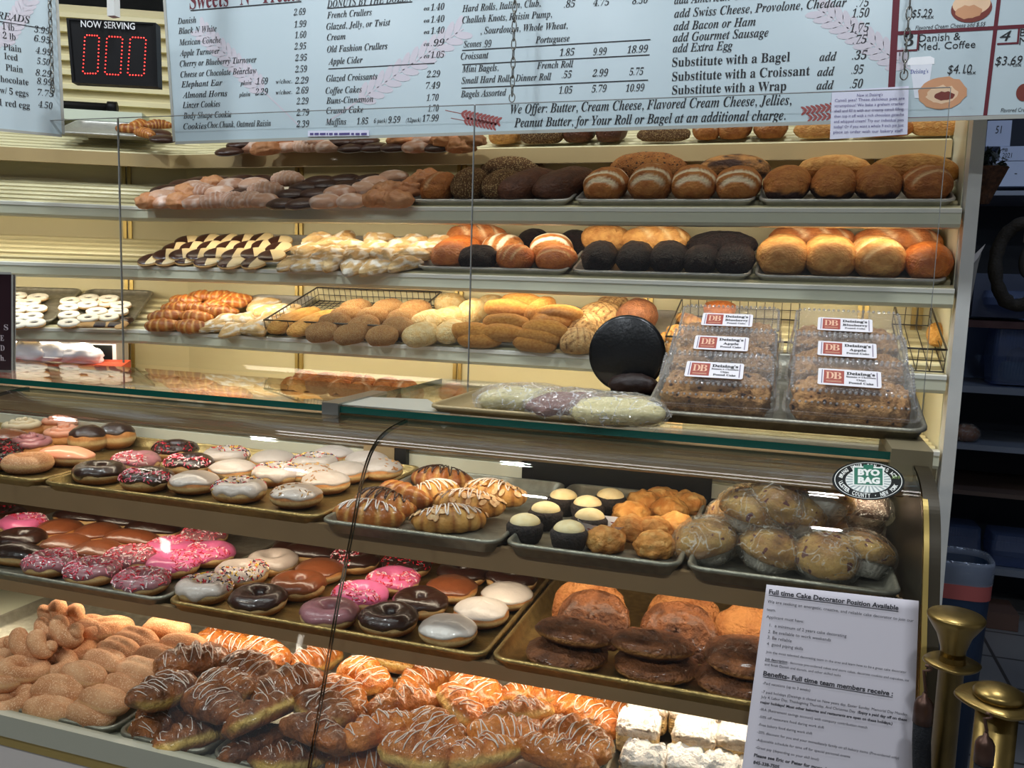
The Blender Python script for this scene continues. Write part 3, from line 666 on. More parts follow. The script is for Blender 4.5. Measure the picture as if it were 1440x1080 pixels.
D.t('NOW SERVING', 114, 38, 190, 9, 'n', 0, 0, .012); D.mb.V = [v + inv + D.n * .0006 for v in D.mb.V]; obj('lettering', D.mb.mesh('lettering', [mat('white_print', (235, 235, 235), .5)]), ns)
M_led = mat('red_led', (255, 60, 50), .4, emit=(255, 46, 40), estr=5)
for q in ([(119, 49), (139, 50), (137, 103), (116, 103)], [(150, 51), (172, 52), (169, 105), (147, 104)], [(183, 52), (205, 53), (202, 106), (179, 105)]):
    mb = MB(); pts = []
    def ln(a, b, n, e=0):
        for k in range(n): t = (k + e) / (n - 1 + 2 * e); pts.append((a[0] + (b[0] - a[0]) * t, a[1] + (b[1] - a[1]) * t))
    ln(q[0], q[1], 5, .8); ln(q[1], q[2], 10, .6); ln(q[2], q[3], 5, .8); ln(q[3], q[0], 10, .6)
    for x, y in pts:
        c = D.at(x, y) + inv - D.n * .002; r_ = .0017
        V = [c + (D.ex * math.cos(a) + D.ey * math.sin(a)) * r_ for a in [2 * math.pi * k / 8 for k in range(8)]] + [c + D.n * .0014]
        mb.add(V, [(k, (k + 1) % 8, 8) for k in range(8)], 0, True)
    obj('digit', mb.mesh('digit', [M_led]), ns)
pt = aY(157, 24, 1.80)
mb = MB().box((0, 0, 0), (.022, .02, 3.0 - pt.z + .0)); o = obj('hanger_post', mb.mesh('hanger_post', [M_white]), ns); o.location = Vector((aY(155, 26, 1.80).x, 1.79, pt.z)) + inv

# hanging acrylic guard panels and their chains
GY = 1.93
zt, zb = aY(720, 146, GY).z, aY(700, 548, GY).z
xs = [aY(165, 130, GY).x, aY(664, 300, GY).x, aY(1322, 300, GY).x]
w = xs[1] - xs[0]
for x0, x1, lab in ((xs[0] - w, xs[0], 'clear acrylic guard panel hanging before the ring cookie shelf'), (xs[0], xs[1], 'clear acrylic guard panel hanging before the cookies and croissants'), (xs[1], xs[2], 'clear acrylic guard panel hanging before the round loaves')):
    e = empty('guard_panel', (x0, GY, zb), lab, 'guard panel')
    o = obj('acrylic_sheet', MB().box((.0012, -.002, 0), (x1 - x0 - .0012, .002, zt - zb)).mesh('acrylic_sheet', [M_acryl]), e)
    mb = MB()
    for a in (.0003, x1 - x0 - .0012): mb.box((a, -.0025, 0), (a + .0009, .0025, zt - zb))
    mb.box((.002, -.0025, zt - zb), (x1 - x0 - .002, .0025, zt - zb + .0015)); obj('polished_edge', mb.mesh('polished_edge', [M_acedge]), e)
def chain(x, ytop, ybot, lab):
    a = aY(x, ybot, GY); z0 = a.z; z1 = 3.0; e = empty('hanging_chain', (a.x, GY, z0), lab, 'chain', 'chains holding the guard panels')
    mb = MB(); pitch = .0205; n = int((z1 - z0) / pitch)
    for i in range(min(n, 40)):
        z = .02 + i * pitch; L = []
        for k in range(12):
            t = 2 * math.pi * k / 12; u, v = .0052 * math.cos(t), .0135 * math.sin(t); L.append((u, 0, z + v) if i % 2 else (0, u, z + v))
        mb.tube(L, .0014, 5, closed=True)
    mb.box((-.0015, -.0015, .02 + min(n, 40) * pitch), (.0015, .0015, z1 - z0)); obj('links', mb.mesh('links', [mat('chain_steel', (120, 118, 112), .3, metal=.9)]), e)
    L = [(0, 0, .02)] + [(.007 * math.sin(t), 0, .004 - .010 * math.cos(t)) for t in [R(a) for a in range(180, -150, -20)]]
    obj('hook', MB().tube(L, .0013, 6).mesh('hook', [mat('chain_steel', (120, 118, 112))]), e)
chain(720, 0, 140, 'steel chain hanging before the price columns in the middle of the menu board')
chain(1271, 0, 108, 'steel chain hanging before the maroon combo boxes of the menu board')
chain(74, 0, 128, 'steel chain hanging before the bread price board')

# framed maroon sign standing on the case top
Y_ = 1.50; tr = aY(17, 386, Y_); br = aY(17, 521, Y_)
FS = Sheet((br.x, Y_, br.z), (1, 0, 0), (0, -1, 0))
for s, x0, y, x1, h in (('S', 6, 464, 12, 8), ('E', 1, 479, 6, 8), ('D', 1, 493, 7, 8), ('h.', 1, 507, 8, 8)): FS.t(s, x0, y, x1, h, 'b', 0)
o = board('framed_sign', 'dark maroon sign in a clear frame standing on the case top', 'sign', FS, [(-80, 384), (17, 386), (17, 521), (-80, 517)], .008, 3, [mat('sign_print', (200, 190, 196), .6)])
face(o, mat('sign_face', (44, 22, 30), .4))

# ------------------------------------------------------------------ food shapes
def sg(v, e): return math.copysign(abs(v) ** e, v)
def blob(name, size, mats, nu=40, nv=20, e=1., ez=1., cut=.55, amp=.0, freq=30, sd=0, disp=None, mask=None, fmi=None, bulge=None):
    """a rounded, flat-bottomed loaf of dough: superellipsoid cut at -cut of its height, base at z = 0"""
    a, b, c = size; V = []; K = []
    off = Vector((sd * 3.7, sd * 1.3, sd * 7.1))
    for j in range(nv + 1):
        ph = -math.pi / 2 + math.pi * j / nv
        for i in range(nu):
            th = 2 * math.pi * i / nu
            p = Vector((sg(math.cos(ph), ez) * sg(math.cos(th), e), sg(math.cos(ph), ez) * sg(math.sin(th), e), sg(math.sin(ph), ez)))
            q = Vector((p.x * a, p.y * b, p.z * c))
            if bulge: q = bulge(p, q)
            if amp: q = q * (1 + amp * (noise.noise(q * freq + off) + .5 * noise.noise(q * freq * 2.3 + off)))
            if disp: q = disp(p, q)
            flat = q.z < -c * cut
            if flat: q.z = -c * cut + (q.z + c * cut) * .06
            V.append(Vector((q.x, q.y, q.z + c * cut))); K.append(mask(p, q) if mask else 0.)
    F = []; fm = []
    for j in range(nv):
        for i in range(nu):
            f = (j * nu + i, j * nu + (i + 1) % nu, (j + 1) * nu + (i + 1) % nu, (j + 1) * nu + i)
            F.append(f); fm.append(fmi(V, f) if fmi else 0)
    me = build(name, V, F, mats, fm, True, K)
    bm = bmesh.new(); bm.from_mesh(me); bmesh.ops.remove_doubles(bm, verts=bm.verts, dist=1e-6); bm.to_mesh(me); bm.free()
    return me
def P(name, me): return obj(name, me, None, None, None, False)
def child(par, name, me, loc=None, kind=None, label=None):
    o = obj(name, me, par, loc, label, False); KIDS.setdefault(par.name, []).append(o)
    if kind: o['kind'] = kind
    return o
def n3(v, f, sd=0): return noise.noise(Vector(v) * f + Vector((sd * 5.1, sd * 2.3, sd * 9.7)))
def sm(x, a, b): t = max(0, min(1, (x - a) / (b - a))); return t * t * (3 - 2 * t)

B_gold = bread('golden_crust', (220, 164, 92), (190, 126, 62), (236, 204, 150), unit=True)
B_gold2 = bread('toasted_crust', (190, 118, 56), (160, 90, 40), (236, 206, 160), unit=True)
B_orange = bread('egg_washed_crust', (206, 120, 48), (180, 92, 34), (230, 190, 130), .35, spec=.5, unit=True)
B_flour = bread('floured_crust', (192, 128, 66), (166, 98, 46), (240, 226, 196), .7, unit=True)
B_wheat = bread('wheat_crust', (134, 84, 50), (108, 64, 38), (180, 140, 100), unit=True)
B_rye = bread('rye_crust', (104, 62, 40), (80, 46, 30), (140, 96, 66), .45, unit=True)
B_seed = bread('seeded_crust', (132, 92, 56), (104, 68, 40), (160, 120, 80), .8, speck=(206, 172, 116), speck_scale=150, speck_t=.58, bump=.8, bscale=160, unit=True)
B_seed2 = bread('sesame_crust', (188, 124, 62), (164, 98, 46), (220, 180, 120), .6, speck=(70, 40, 26), speck_scale=120, speck_t=.64, bump=.5, bscale=120, unit=True)
B_pump = bread('pumpernickel_crust', (40, 24, 19), (20, 12, 11), (84, 58, 44), .45, nscale=14, bump=1.0, bscale=60, spec=.3, unit=True)
B_marble = bread('marble_crust', (196, 136, 72), (60, 38, 28), (70, 44, 32), nscale=6, unit=True)
B_ses = bread('sesame_roll_crust', (190, 132, 70), (168, 106, 52), (214, 170, 110), .6, speck=(226, 196, 140), speck_scale=300, speck_t=.56, bump=.4, bscale=250, unit=True)
B_white = bread('pale_roll_crust', (232, 208, 152), (224, 182, 112), (246, 236, 210), .6, unit=True)
B_bun = bread('bun_crust', (216, 156, 76), (192, 122, 48), (240, 216, 160), .4)
B_concha = bread('concha_topping', (218, 178, 118), (200, 152, 92), (110, 66, 34), .75, unit=True)
B_croi = bread('croissant_crust', (186, 110, 48), (140, 74, 32), (222, 170, 96), .35, nscale=30, coat=.3)
B_croi2 = bread('light_croissant_crust', (226, 178, 104), (204, 140, 66), (150, 84, 36), .4, nscale=20)
B_turn = bread('pale_pastry', (226, 196, 142), (210, 166, 102), (244, 234, 214), .6, nscale=20)
B_dough = bread('donut_dough', (196, 132, 70), (176, 110, 54), (232, 200, 142), .5)
B_sugar = bread('sugared_dough', (216, 160, 116), (186, 124, 82), (230, 186, 132), .8, nscale=24, speck=(228, 184, 146), speck_scale=420, speck_t=.60, bump=.12, bscale=260)
B_danish = bread('bear_claw_crust', (164, 96, 46), (98, 54, 28), (226, 190, 104), .3, nscale=26, coat=.4, bump=.6, bscale=80)
B_danish2 = bread('glazed_bear_claw_crust', (214, 132, 58), (180, 98, 40), (236, 196, 112), .25, nscale=22, coat=.6, bump=.5, bscale=80)
B_ear = bread('sugared_ear_crust', (150, 92, 54), (98, 58, 34), (206, 142, 76), .45, nscale=40, bump=.9, bscale=140, coat=.2)
B_puff = bread('puff_crust', (222, 160, 84), (196, 124, 56), (240, 200, 130), .6, nscale=26, bump=.6, bscale=60)
B_muf = bread('muffin_crumb', (208, 166, 92), (176, 122, 64), (96, 60, 44), .7, nscale=30, speck=(110, 50, 48), speck_scale=70, speck_t=.66)
B_mufd = bread('dark_muffin_crumb', (120, 86, 66), (92, 62, 50), (200, 190, 180), .7, nscale=30, speck=(190, 170, 156), speck_scale=160, speck_t=.60)
B_crumb = bread('crumb_topping', (198, 150, 94), (144, 100, 58), (206, 168, 116), .85, nscale=60, bump=1, bscale=120, speck=(58, 38, 30), speck_scale=60, speck_t=.70)
B_powder = bread('powdered_crumb', (232, 218, 200), (206, 176, 140), (250, 248, 246), .9, nscale=50, bump=.8, bscale=120)
B_cake = bread('pale_cake', (232, 204, 150), (214, 180, 120), (240, 220, 180), .8, nscale=60, bump=.5, bscale=150)
B_cookie = bread('cookie_dough', (220, 180, 124), (200, 154, 96), (240, 220, 180), .7)
B_pale = bread('pale_iced_cookie', (206, 164, 136), (190, 138, 108), (226, 200, 184), .45)
B_chocc = bread('chocolate_coating', (72, 44, 32), (56, 32, 24), (110, 70, 50), .35, spec=.5, bump=.15)
I_choc = mat('chocolate_icing', (50, 26, 18), .30, spec=.6, coat=.5, bump=.4, bscale=110)
I_milk = mat('milk_chocolate_icing', (128, 70, 40), .30, spec=.6, coat=.5, bump=.4, bscale=110)
I_pink = mat('pink_icing', (226, 112, 160), .30, coat=.5, bump=.4, bscale=110)
I_mauve = mat('mauve_icing', (158, 104, 110), .30, coat=.5, bump=.4, bscale=110)
I_white = mat('white_glaze', (222, 212, 204), .30, coat=.4, bump=.4, bscale=110)
I_grey = mat('vanilla_icing', (196, 182, 172), .30, coat=.4, bump=.4, bscale=110)
I_salm = mat('salmon_icing', (236, 164, 132), .3, coat=.3, bump=.12)
I_cream = mat('cream_swirl', (226, 204, 168), .5, bump=.3, bscale=80)
I_cap = mat('cream_cap_icing', (246, 228, 182), .6, bump=.3, bscale=120, col2=(238, 214, 156), nscale=60)
I_jam = mat('dark_jam', (48, 22, 20), .15, coat=.6)
I_sugarring = mat('sugar_dust', (250, 244, 228), .8, bump=.2, bscale=200)
I_van = mat('fondant_vanilla', (240, 216, 164), .35)
I_drz = mat('white_drizzle', (236, 222, 212), .3, coat=.3)
I_drzc = mat('brown_drizzle', (66, 38, 28), .25, coat=.3)
SP = {'red': [mat('red_sprinkle', (206, 22, 50), .35), mat('pink_sprinkle', (240, 130, 150), .35), mat('white_sprinkle', (244, 226, 226), .35)],
      'mix': [mat('red_sprinkle', 0), mat('dark_sprinkle', (60, 30, 60), .35), mat('yellow_sprinkle', (240, 196, 60), .35), mat('white_sprinkle', 0)],
      'dark': [mat('brown_sprinkle', (52, 24, 22), .35), mat('red_sprinkle', 0), mat('brown_sprinkle', 0)],
      'nut': [mat('nut_chip', (206, 160, 96), .6), mat('nut_chip2', (176, 120, 66), .6)]}

def torus_pt(Rr, r, zs, th, al, wob=0): return Vector(((Rr + r * math.cos(al)) * math.cos(th), (Rr + r * math.cos(al)) * math.sin(th), r * zs * math.sin(al) + r * zs))
def ring_dough(name, Rr=.0295, r=.0185, zs=.95, m=None, sd=0):
    nu, nv = 40, 16; V = []; K = []
    for i in range(nu):
        for j in range(nv):
            th, al = 2 * math.pi * i / nu, 2 * math.pi * j / nv
            q = torus_pt(Rr, r, zs, th, al); q = q * (1 + .05 * n3(q, 28, sd)); V.append(q)
            K.append(sm(.32 - abs(math.sin(al) + .05), 0, .3) * (1 if math.cos(al) > 0 else 0))
    F = [(i * nv + j, ((i + 1) % nu) * nv + j, ((i + 1) % nu) * nv + (j + 1) % nv, i * nv + (j + 1) % nv) for i in range(nu) for j in range(nv)]
    return build(name, V, F, [m or B_dough], None, True, K)
def ring_icing(m, Rr=.0295, r=.0185, zs=.95, sd=0):
    nu, nv = 44, 14; V = []; zc = r * zs
    for i in range(nu):
        th = 2 * math.pi * i / nu; lo = R(-4 + 36 * noise.noise((math.cos(th) * 2.1 + sd * 3, math.sin(th) * 2.1, 1))); hi = R(200)
        for j in range(nv + 1):
            al = lo + (hi - lo) * j / nv; k = r + (.0022 if 0 < j < nv else -.001)
            q = torus_pt(Rr, k, zs, th, al); q.z = q.z - (k - r) * zs; d = torus_pt(Rr, r, zs, th, al); q = q * (1 + .05 * n3(d, 28, sd) + (.018 * n3(d, 85, sd + 2) if 0 < j < nv else 0)); V.append(q)
    n = nv + 1; F = [(i * n + j, ((i + 1) % nu) * n + j, ((i + 1) % nu) * n + j + 1, i * n + j + 1) for i in range(nu) for j in range(nv)]
    return build('icing', V, F, [m])
def cap_icing(m, size, cut=.55, lo=.12, sd=0, amp=.03, freq=26, e=1, thick=.002, wob=.22):
    a, b, c = size; nu, nv = 44, 12; V = []; off = Vector((sd * 3.7, sd * 1.3, sd * 7.1))
    for j in range(nv + 1):
        for i in range(nu):
            th = 2 * math.pi * i / nu; l = lo + wob * noise.noise((math.cos(th) * 1.8 + sd * 3, math.sin(th) * 1.8, 2)); ph0 = math.asin(max(-.6, min(.9, l)))
            ph = math.pi / 2 - (math.pi / 2 - ph0) * j / nv
            p = Vector((math.cos(ph) * sg(math.cos(th), e), math.cos(ph) * sg(math.sin(th), e), math.sin(ph)))
            q = Vector((p.x * a, p.y * b, p.z * c)); q = q * (1 + amp * (noise.noise(q * freq + off) + .5 * noise.noise(q * freq * 2.3 + off)))
            q += p * (thick + .0011 * n3(q, 75, sd) if j < nv else -.001); V.append(Vector((q.x, q.y, q.z + c * cut)))
    F = [(j * nu + i, (j + 1) * nu + i, (j + 1) * nu + (i + 1) % nu, j * nu + (i + 1) % nu) for j in range(nv) for i in range(nu)]
    me = build('icing', V, F, [m]); bm = bmesh.new(); bm.from_mesh(me); bmesh.ops.remove_doubles(bm, verts=bm.verts, dist=1e-6); bm.to_mesh(me); bm.free(); return me
def sprinkles(me, mats, n=110, sd=1, half=None, ln=.0058, r=.0011, zmin=None):
    rg = random.Random(sd); mb = MB(); ps = [p for p in me.polygons if p.normal.z > .05 and (half is None or half(p.center))]
    wts = [p.area for p in ps]
    for p in rg.choices(ps, wts, k=n):
        nrm = p.normal; t = nrm.orthogonal().normalized(); t = Matrix.Rotation(rg.uniform(0, 6.28), 3, nrm) @ t; b = nrm.cross(t)
        vs = [me.vertices[i].co for i in p.vertices]; w = [rg.random() for _ in vs]; c = sum((v * x for v, x in zip(vs, w)), Vector()) / sum(w) + nrm * r * .6
        V = [c + t * sx * ln / 2 + (b * math.cos(q) + nrm * math.sin(q)) * r for sx in (-1, 1) for q in (0, 1.57, 3.14, 4.71)]
        mb.add(V, [(0, 1, 5, 4), (1, 2, 6, 5), (2, 3, 7, 6), (3, 0, 4, 7), (3, 2, 1, 0), (4, 5, 6, 7)], rg.randrange(len(mats)))
    return mb.mesh('sprinkles', mats)
_c = {}
def memo(f):
    def g(*a, **k):
        key = (f.__name__,) + a + tuple(sorted(k.items()))
        if key not in _c: _c[key] = f(*a, **k)
        return _c[key]
    return g
MI = {'choc': I_choc, 'milk': I_milk, 'pink': I_pink, 'mauve': I_mauve, 'white': I_white, 'grey': I_grey, 'salmon': I_salm, 'cream': I_cream}
@memo
def ring(ic=None, sp=None, half=False, v=0):
    o = P('ring_donut', ring_dough('ring_donut', sd=v, m=B_sugar if ic == 'sugar' else None))
    if ic and ic != 'sugar':
        me = ring_icing(MI[ic], sd=v); child(o, 'icing', me)
        if sp: child(o, 'sprinkles', sprinkles(me, SP[sp], 150 if half else 240, v + 3, (lambda c: c.x * math.cos(v * 2) + c.y * math.sin(v * 2) > -.004) if half else None), None, 'stuff')
    return o
@memo
def round_(ic='choc', sp=None, v=0, size=(.047, .047, .021), tall=False, waffle=False, half=True):
    if tall: size = (.043, .043, .032)
    mk = lambda p, q: sm(.3 - abs(p.z + .1), 0, .28)
    o = P('filled_donut', blob('filled_donut', size, [B_dough], amp=.03, freq=26, sd=v, cut=.8, mask=mk))
    me = cap_icing(MI[ic], size, .8, .2 if not tall else .35, v, .03)
    if waffle:
        for vt in me.vertices:
            g = abs(math.sin(vt.co.x * 420)) * abs(math.sin(vt.co.y * 420)); vt.co.z += .0012 * (g - .5) if vt.co.z > size[2] * 1.3 else 0
    child(o, 'icing', me)
    if sp: child(o, 'sprinkles', sprinkles(me, SP[sp], 200 if sp != 'nut' else 26, v + 5, (lambda c: c.x * math.cos(v * 2.3) + c.y * math.sin(v * 2.3) > -.006) if half else None), None, 'stuff')
    return o
@memo
def bar(ic='salmon', v=0, drz=None):
    size = (.062, .028, .022); o = P('iced_bar_donut', blob('iced_bar_donut', size, [B_dough], e=.75, amp=.02, sd=v, cut=.8, mask=lambda p, q: sm(.3 - abs(p.z + .1), 0, .28)))
    child(o, 'icing', cap_icing(MI[ic], size, .8, .05, v, .02, 30, .75)); return o
@memo
def swirl(ic='mauve', v=0):
    o = P('cream_swirl_donut', blob('cream_swirl_donut', (.048, .048, .02), [B_dough], amp=.03, sd=v, cut=.8)); mb = MB(); Pth = []
    for k in range(90): t = k / 89; a = t * 6.28 * 2.6; r = .040 * (1 - t * .9); Pth.append((r * math.cos(a), r * math.sin(a), .031 + .017 * t + .001 * math.sin(a * 9)))
    mb.tube(Pth, [.0085 * (1 - .35 * k / 89) for k in range(90)], 8); child(o, 'piped_icing', mb.mesh('piped_icing', [MI[ic]])); return o

def drizzle(size, cut, n, m, sd, r=.0011, across=True, amp=0, freq=26, zig=True, hump=None):
    """icing trailed back and forth over the top of a pastry"""
    a, b, c = size; rg = random.Random(sd); mb = MB(); N = n * 12; Pt = []; off = Vector((sd * 3.7, sd * 1.3, sd * 7.1))
    for k in range(N + 1):
        t = k / N; x = -.9 + 1.8 * t + .16 * noise.noise((t * n * .9, sd, 0)); y = math.sin(t * n * math.pi) * (.78 + .3 * noise.noise((t * n * .5, sd, 4)))
        rr = math.sqrt(x * x + y * y); 
        if rr > .93: x, y = x * .93 / rr, y * .93 / rr
        z = math.sqrt(max(0, 1 - x * x - y * y)); q = Vector((x * a, y * b, z * c))
        if hump: q = hump(Vector((x, y, z)), q)
        Pt.append(Vector((q.x, q.y, q.z + c * cut + r * .6)))
    mb.tube(Pt, [r * (1 + .5 * noise.noise((k * .4, sd, 9))) for k in range(N + 1)], 5); return mb.mesh('drizzle', [m])
@memo
def claw(kind='brown', v=0):
    size = (.082, .042, .027); br = kind != 'orange'
    def d(p, q):
        if p.z > -.3: q = q + Vector((p.x, p.y * .6, p.z)).normalized() * (.0055 * math.sin(p.x * 17 + 1.6 * n3(p, 2, v)) * (1 - abs(p.x)) * (p.z + .3)); q.z += .002 * n3(p, 5, v)
        q.y += .008 * (p.x * p.x - .4) * (1 if v % 2 else -1); return q
    mk = lambda p, q: sm(.42 - abs(p.z + .05), 0, .4) * sm(-p.y if v % 2 else p.y, -.2, .8) * .9
    o = P('bear_claw', blob('bear_claw', size, [B_danish if br else B_danish2], 64, 26, e=.8, amp=.10, freq=38, sd=v, cut=.62, disp=d, mask=mk))
    child(o, 'drizzle', drizzle(size, .62, 13 + v * 2, I_drz if kind != 'choc' else I_drzc, v + 4, .0009 if br else .0012, hump=d)); return o
@memo
def twist(v=0):
    mb = MB(); L = .075
    for s in (0, math.pi):
        Pt = []; rr = []
        for k in range(49):
            t = k / 48; a = s + t * 6.28 * 1.15 + v; x = -L + 2 * L * t; e = math.sin(math.pi * min(1, max(0, t))) ** .35
            Pt.append((x, .0115 * e * math.cos(a), .021 + .0115 * e * math.sin(a) - .0 * t)); rr.append(.0185 * max(.25, e) * (1 + .06 * noise.noise((t * 14, s, v))))
        mb.tube(Pt, rr, 12)
    return P('sugared_twist', mb.mesh('sugared_twist', [B_sugar]))
@memo
def stick(v=0):
    def d(p, q): q.z -= .005 * math.exp(-(p.y / .22) ** 2) * max(0, p.z); return q
    return P('stick_donut', blob('stick_donut', (.058, .029, .026), [B_sugar], 40, 18, e=.8, amp=.05, freq=30, sd=v, cut=.75, disp=d, mask=lambda p, q: .9 * sm(.22 - abs(p.z + .05), 0, .2)))
@memo
def ear(v=0, pale=False):
    size = (.066, .058, .019)
    def d(p, q):
        r = math.hypot(p.x, p.y); q.z += .0024 * math.sin(26 * r + 2.5 * math.atan2(p.y, p.x) + 2 * n3(p, 3, v)) * max(0, p.z); q *= 1 + .04 * n3(p, 4, v); return q
    return P('elephant_ear', blob('elephant_ear', size, [B_ear if not pale else bread('light_ear_crust', (196, 132, 74), (164, 98, 50), (220, 170, 110), .5, nscale=30, bump=.6, bscale=110)], 56, 24, e=.9, amp=.04, freq=50, sd=v, cut=.7, disp=d, mask=lambda p, q: sm(.3 - abs(p.z + .15), 0, .3)))
@memo
def crumbcake(v=0):
    s = .036; o = P('crumb_cake', blob('crumb_cake', (s, s, .02), [B_cake], 32, 16, e=.3, ez=.35, cut=.9, amp=.02, sd=v))
    def d(p, q): q.z += max(0, p.z) * (.011 * n3(q, 95, v) + .006 * n3(q, 210, v)); q += Vector((p.x, p.y, 0)) * .004 * n3(q, 160, v); return q
    child(o, 'crumb_topping', blob('crumb_topping', (s + .0005, s + .0005, .013), [B_powder], 56, 20, e=.35, ez=.5, cut=.5, disp=d, mask=lambda p, q: sm(p.z, .2, .9)), (0, 0, .031)); return o
@memo
def cupcake(v=0):
    mb = MB(); mb.lathe([(.026, 0), (.030, .008), (.033, .018), (.034, .03), (.029, .036), (.01, .038)], 40, 0, fn=lambda a, z: 1 + .05 * noise.noise((a * 6, z * 300, v)) + .03 * noise.noise((math.cos(a) * 12, math.sin(a) * 12, z * 200 + v)))
    o = P('cream_capped_cupcake', mb.mesh('cream_capped_cupcake', [mat('dark_crumb_coat', (22, 16, 16), .75, bump=1, bscale=240, col2=(52, 40, 36), nscale=160)]))
    child(o, 'cream_cap', blob('cream_cap', (.0285, .0285, .016), [I_cap], 32, 14, amp=.04, sd=v, cut=.2), (0, 0, .032)); return o
@memo
def puff(v=0):
    def d(p, q): q *= 1 + .16 * n3(p, 1.9, v) + .09 * n3(p, 4.2, v); return q
    return P('cream_puff', blob('cream_puff', (.036, .033, .026), [B_puff], 40, 20, sd=v, cut=.6, disp=d, mask=lambda p, q: max(0, n3(p, 3, v + 3))))
@memo
def muffin(dark=0, v=0, lean=False):
    o = P('wrapped_muffin', blob('wrapped_muffin', (.045, .045, .031), [B_mufd if dark else B_muf], 40, 18, amp=.09, freq=36, sd=v, cut=.25, mask=lambda p, q: max(0, n3(p, 2.5, v)) * .8))
    me = o.data
    for vt in me.vertices: vt.co.z += .022
    n = 72; mb = MB(); mb.lathe([(.027, 0), (.031, .009), (.036, .018), (.0405, .027), (.039, .027), (.026, .002)], n, 0, fn=lambda a, z: 1 + .035 * math.sin(a * 24))
    child(o, 'paper_liner', mb.mesh('paper_liner', [mat('liner_paper', (226, 220, 208), .7)]))
    def d(p, q): q *= 1.01 + .05 * n3(p, 3, v + 9) + .05 * (.4 - abs(n3(p, 6, v))) + .015 * n3(p, 16, v); return q
    f = blob('cling_film', (.0485, .0485, .036), [M_film], 64, 32, sd=v, cut=.82, disp=d); f.polygons.foreach_set('use_smooth', [False] * len(f.polygons)); child(o, 'cling_film', f); return o

def loafmesh(name, m, v=0, sl='none', nu=56, nv=28, e=.85, ez=.95):
    """unit loaf, long axis x (half length 1), half width .6, rises to z = 1.05"""
    def d(p, q):
        up_ = max(0, p.z)
        if sl == 'end':      # arched scores round the end, floured between
            q += Vector((0, 0, -.05 * up_ * (.5 + .5 * math.cos(p.x * 16))))
        elif sl == 'stripe': q.z -= .045 * up_ * max(0, math.sin(p.x * 10 + p.y * 2)) ** 4
        elif sl == 'long': q.z -= .10 * up_ * math.exp(-((p.y + .25 * p.x) / .10) ** 2)
        elif sl == 'diag':
            q.z -= .07 * up_ * sum(math.exp(-((p.x - c + .5 * p.y) / .05) ** 2) for c in (-.55, 0, .55))
        elif sl == 'crack': q.z += up_ * .05 * n3(p, 5, v); q.x += .04 * n3(p, 6, v + 2)
        elif sl == 'knot': q *= 1 + .10 * abs(math.sin(math.atan2(p.y, p.x) * 2.5 + p.z * 2)) - .05
        return q
    def mk(p, q):
        if sl == 'end': return .95 * sm(math.cos(p.x * 16), -.1, .6) * sm(p.z, .0, .5) * sm(abs(p.x), .05, .3)
        if sl == 'stripe': return .95 * sm(-math.sin(p.x * 10 + p.y * 2), .0, .5) * sm(p.z, .05, .45)
        if sl in ('diag',): return .8 * sum(math.exp(-((p.x - c + .5 * p.y) / .07) ** 2) for c in (-.55, 0, .55)) * sm(p.z, .1, .5)
        if sl == 'long': return .5 * math.exp(-((p.y + .25 * p.x) / .12) ** 2) * sm(p.z, .1, .5)
        if sl == 'marble': return sm(n3(p, 1.6, v), .1, .3)
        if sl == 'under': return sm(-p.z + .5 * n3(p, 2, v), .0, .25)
        return .25 * sm(-p.z, .1, .6)
    return blob(name, (1, .6, .6), [m], nu, nv, e=e, ez=ez, cut=.68, amp=.05, freq=2.4, sd=v, disp=d, mask=mk)
@memo
def loaf(kind, v=0):
    T = {'golden': (B_gold, 'none'), 'goldround': (B_gold2, 'long'), 'orange': (B_orange, 'none'), 'orangeslash': (B_orange, 'diag'), 'vienna': (B_flour, 'end'), 'stripe': (B_flour, 'stripe'), 'wheat': (B_wheat, 'long'), 'rye': (B_rye, 'none'),
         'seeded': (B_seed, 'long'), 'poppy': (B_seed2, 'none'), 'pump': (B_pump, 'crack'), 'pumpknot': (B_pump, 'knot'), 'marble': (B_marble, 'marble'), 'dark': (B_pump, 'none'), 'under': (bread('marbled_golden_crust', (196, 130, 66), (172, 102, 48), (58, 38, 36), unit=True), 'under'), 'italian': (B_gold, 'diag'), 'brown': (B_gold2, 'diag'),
         'ses': (B_ses, 'none'), 'white': (B_white, 'none'), 'bun': (B_bun, 'none'), 'concha': (B_concha, 'none'), 'bcon': (B_wheat, 'none'), 'baton': (bread('baton_crust', (224, 172, 92), (206, 144, 66), (240, 210, 150), unit=True), 'none'), 'roll': (B_gold2, 'long')}
    m, s = T[kind]; me = loafmesh('loaf', m, v, s)
    if kind == 'concha':
        a = me.attributes['mask'].data
        for i, vt in enumerate(me.vertices):
            th = math.atan2(vt.co.y, vt.co.x); r = math.hypot(vt.co.x, vt.co.y / .6); gx, gy = vt.co.x * 9, vt.co.y * 12
            g = max(math.exp(-(math.sin(gx + gy * .4) / .22) ** 2), math.exp(-(math.sin(gy - gx * .4) / .22) ** 2)) if vt.co.z > .15 else 0
            a[i].value = g; vt.co.z -= g * .02
    return P({'ses': 'sesame_roll', 'white': 'white_roll', 'bun': 'hot_dog_bun', 'concha': 'concha_bun', 'bcon': 'concha_bun', 'baton': 'baton_loaf', 'roll': 'dinner_roll'}.get(kind, 'bread_loaf'), me)
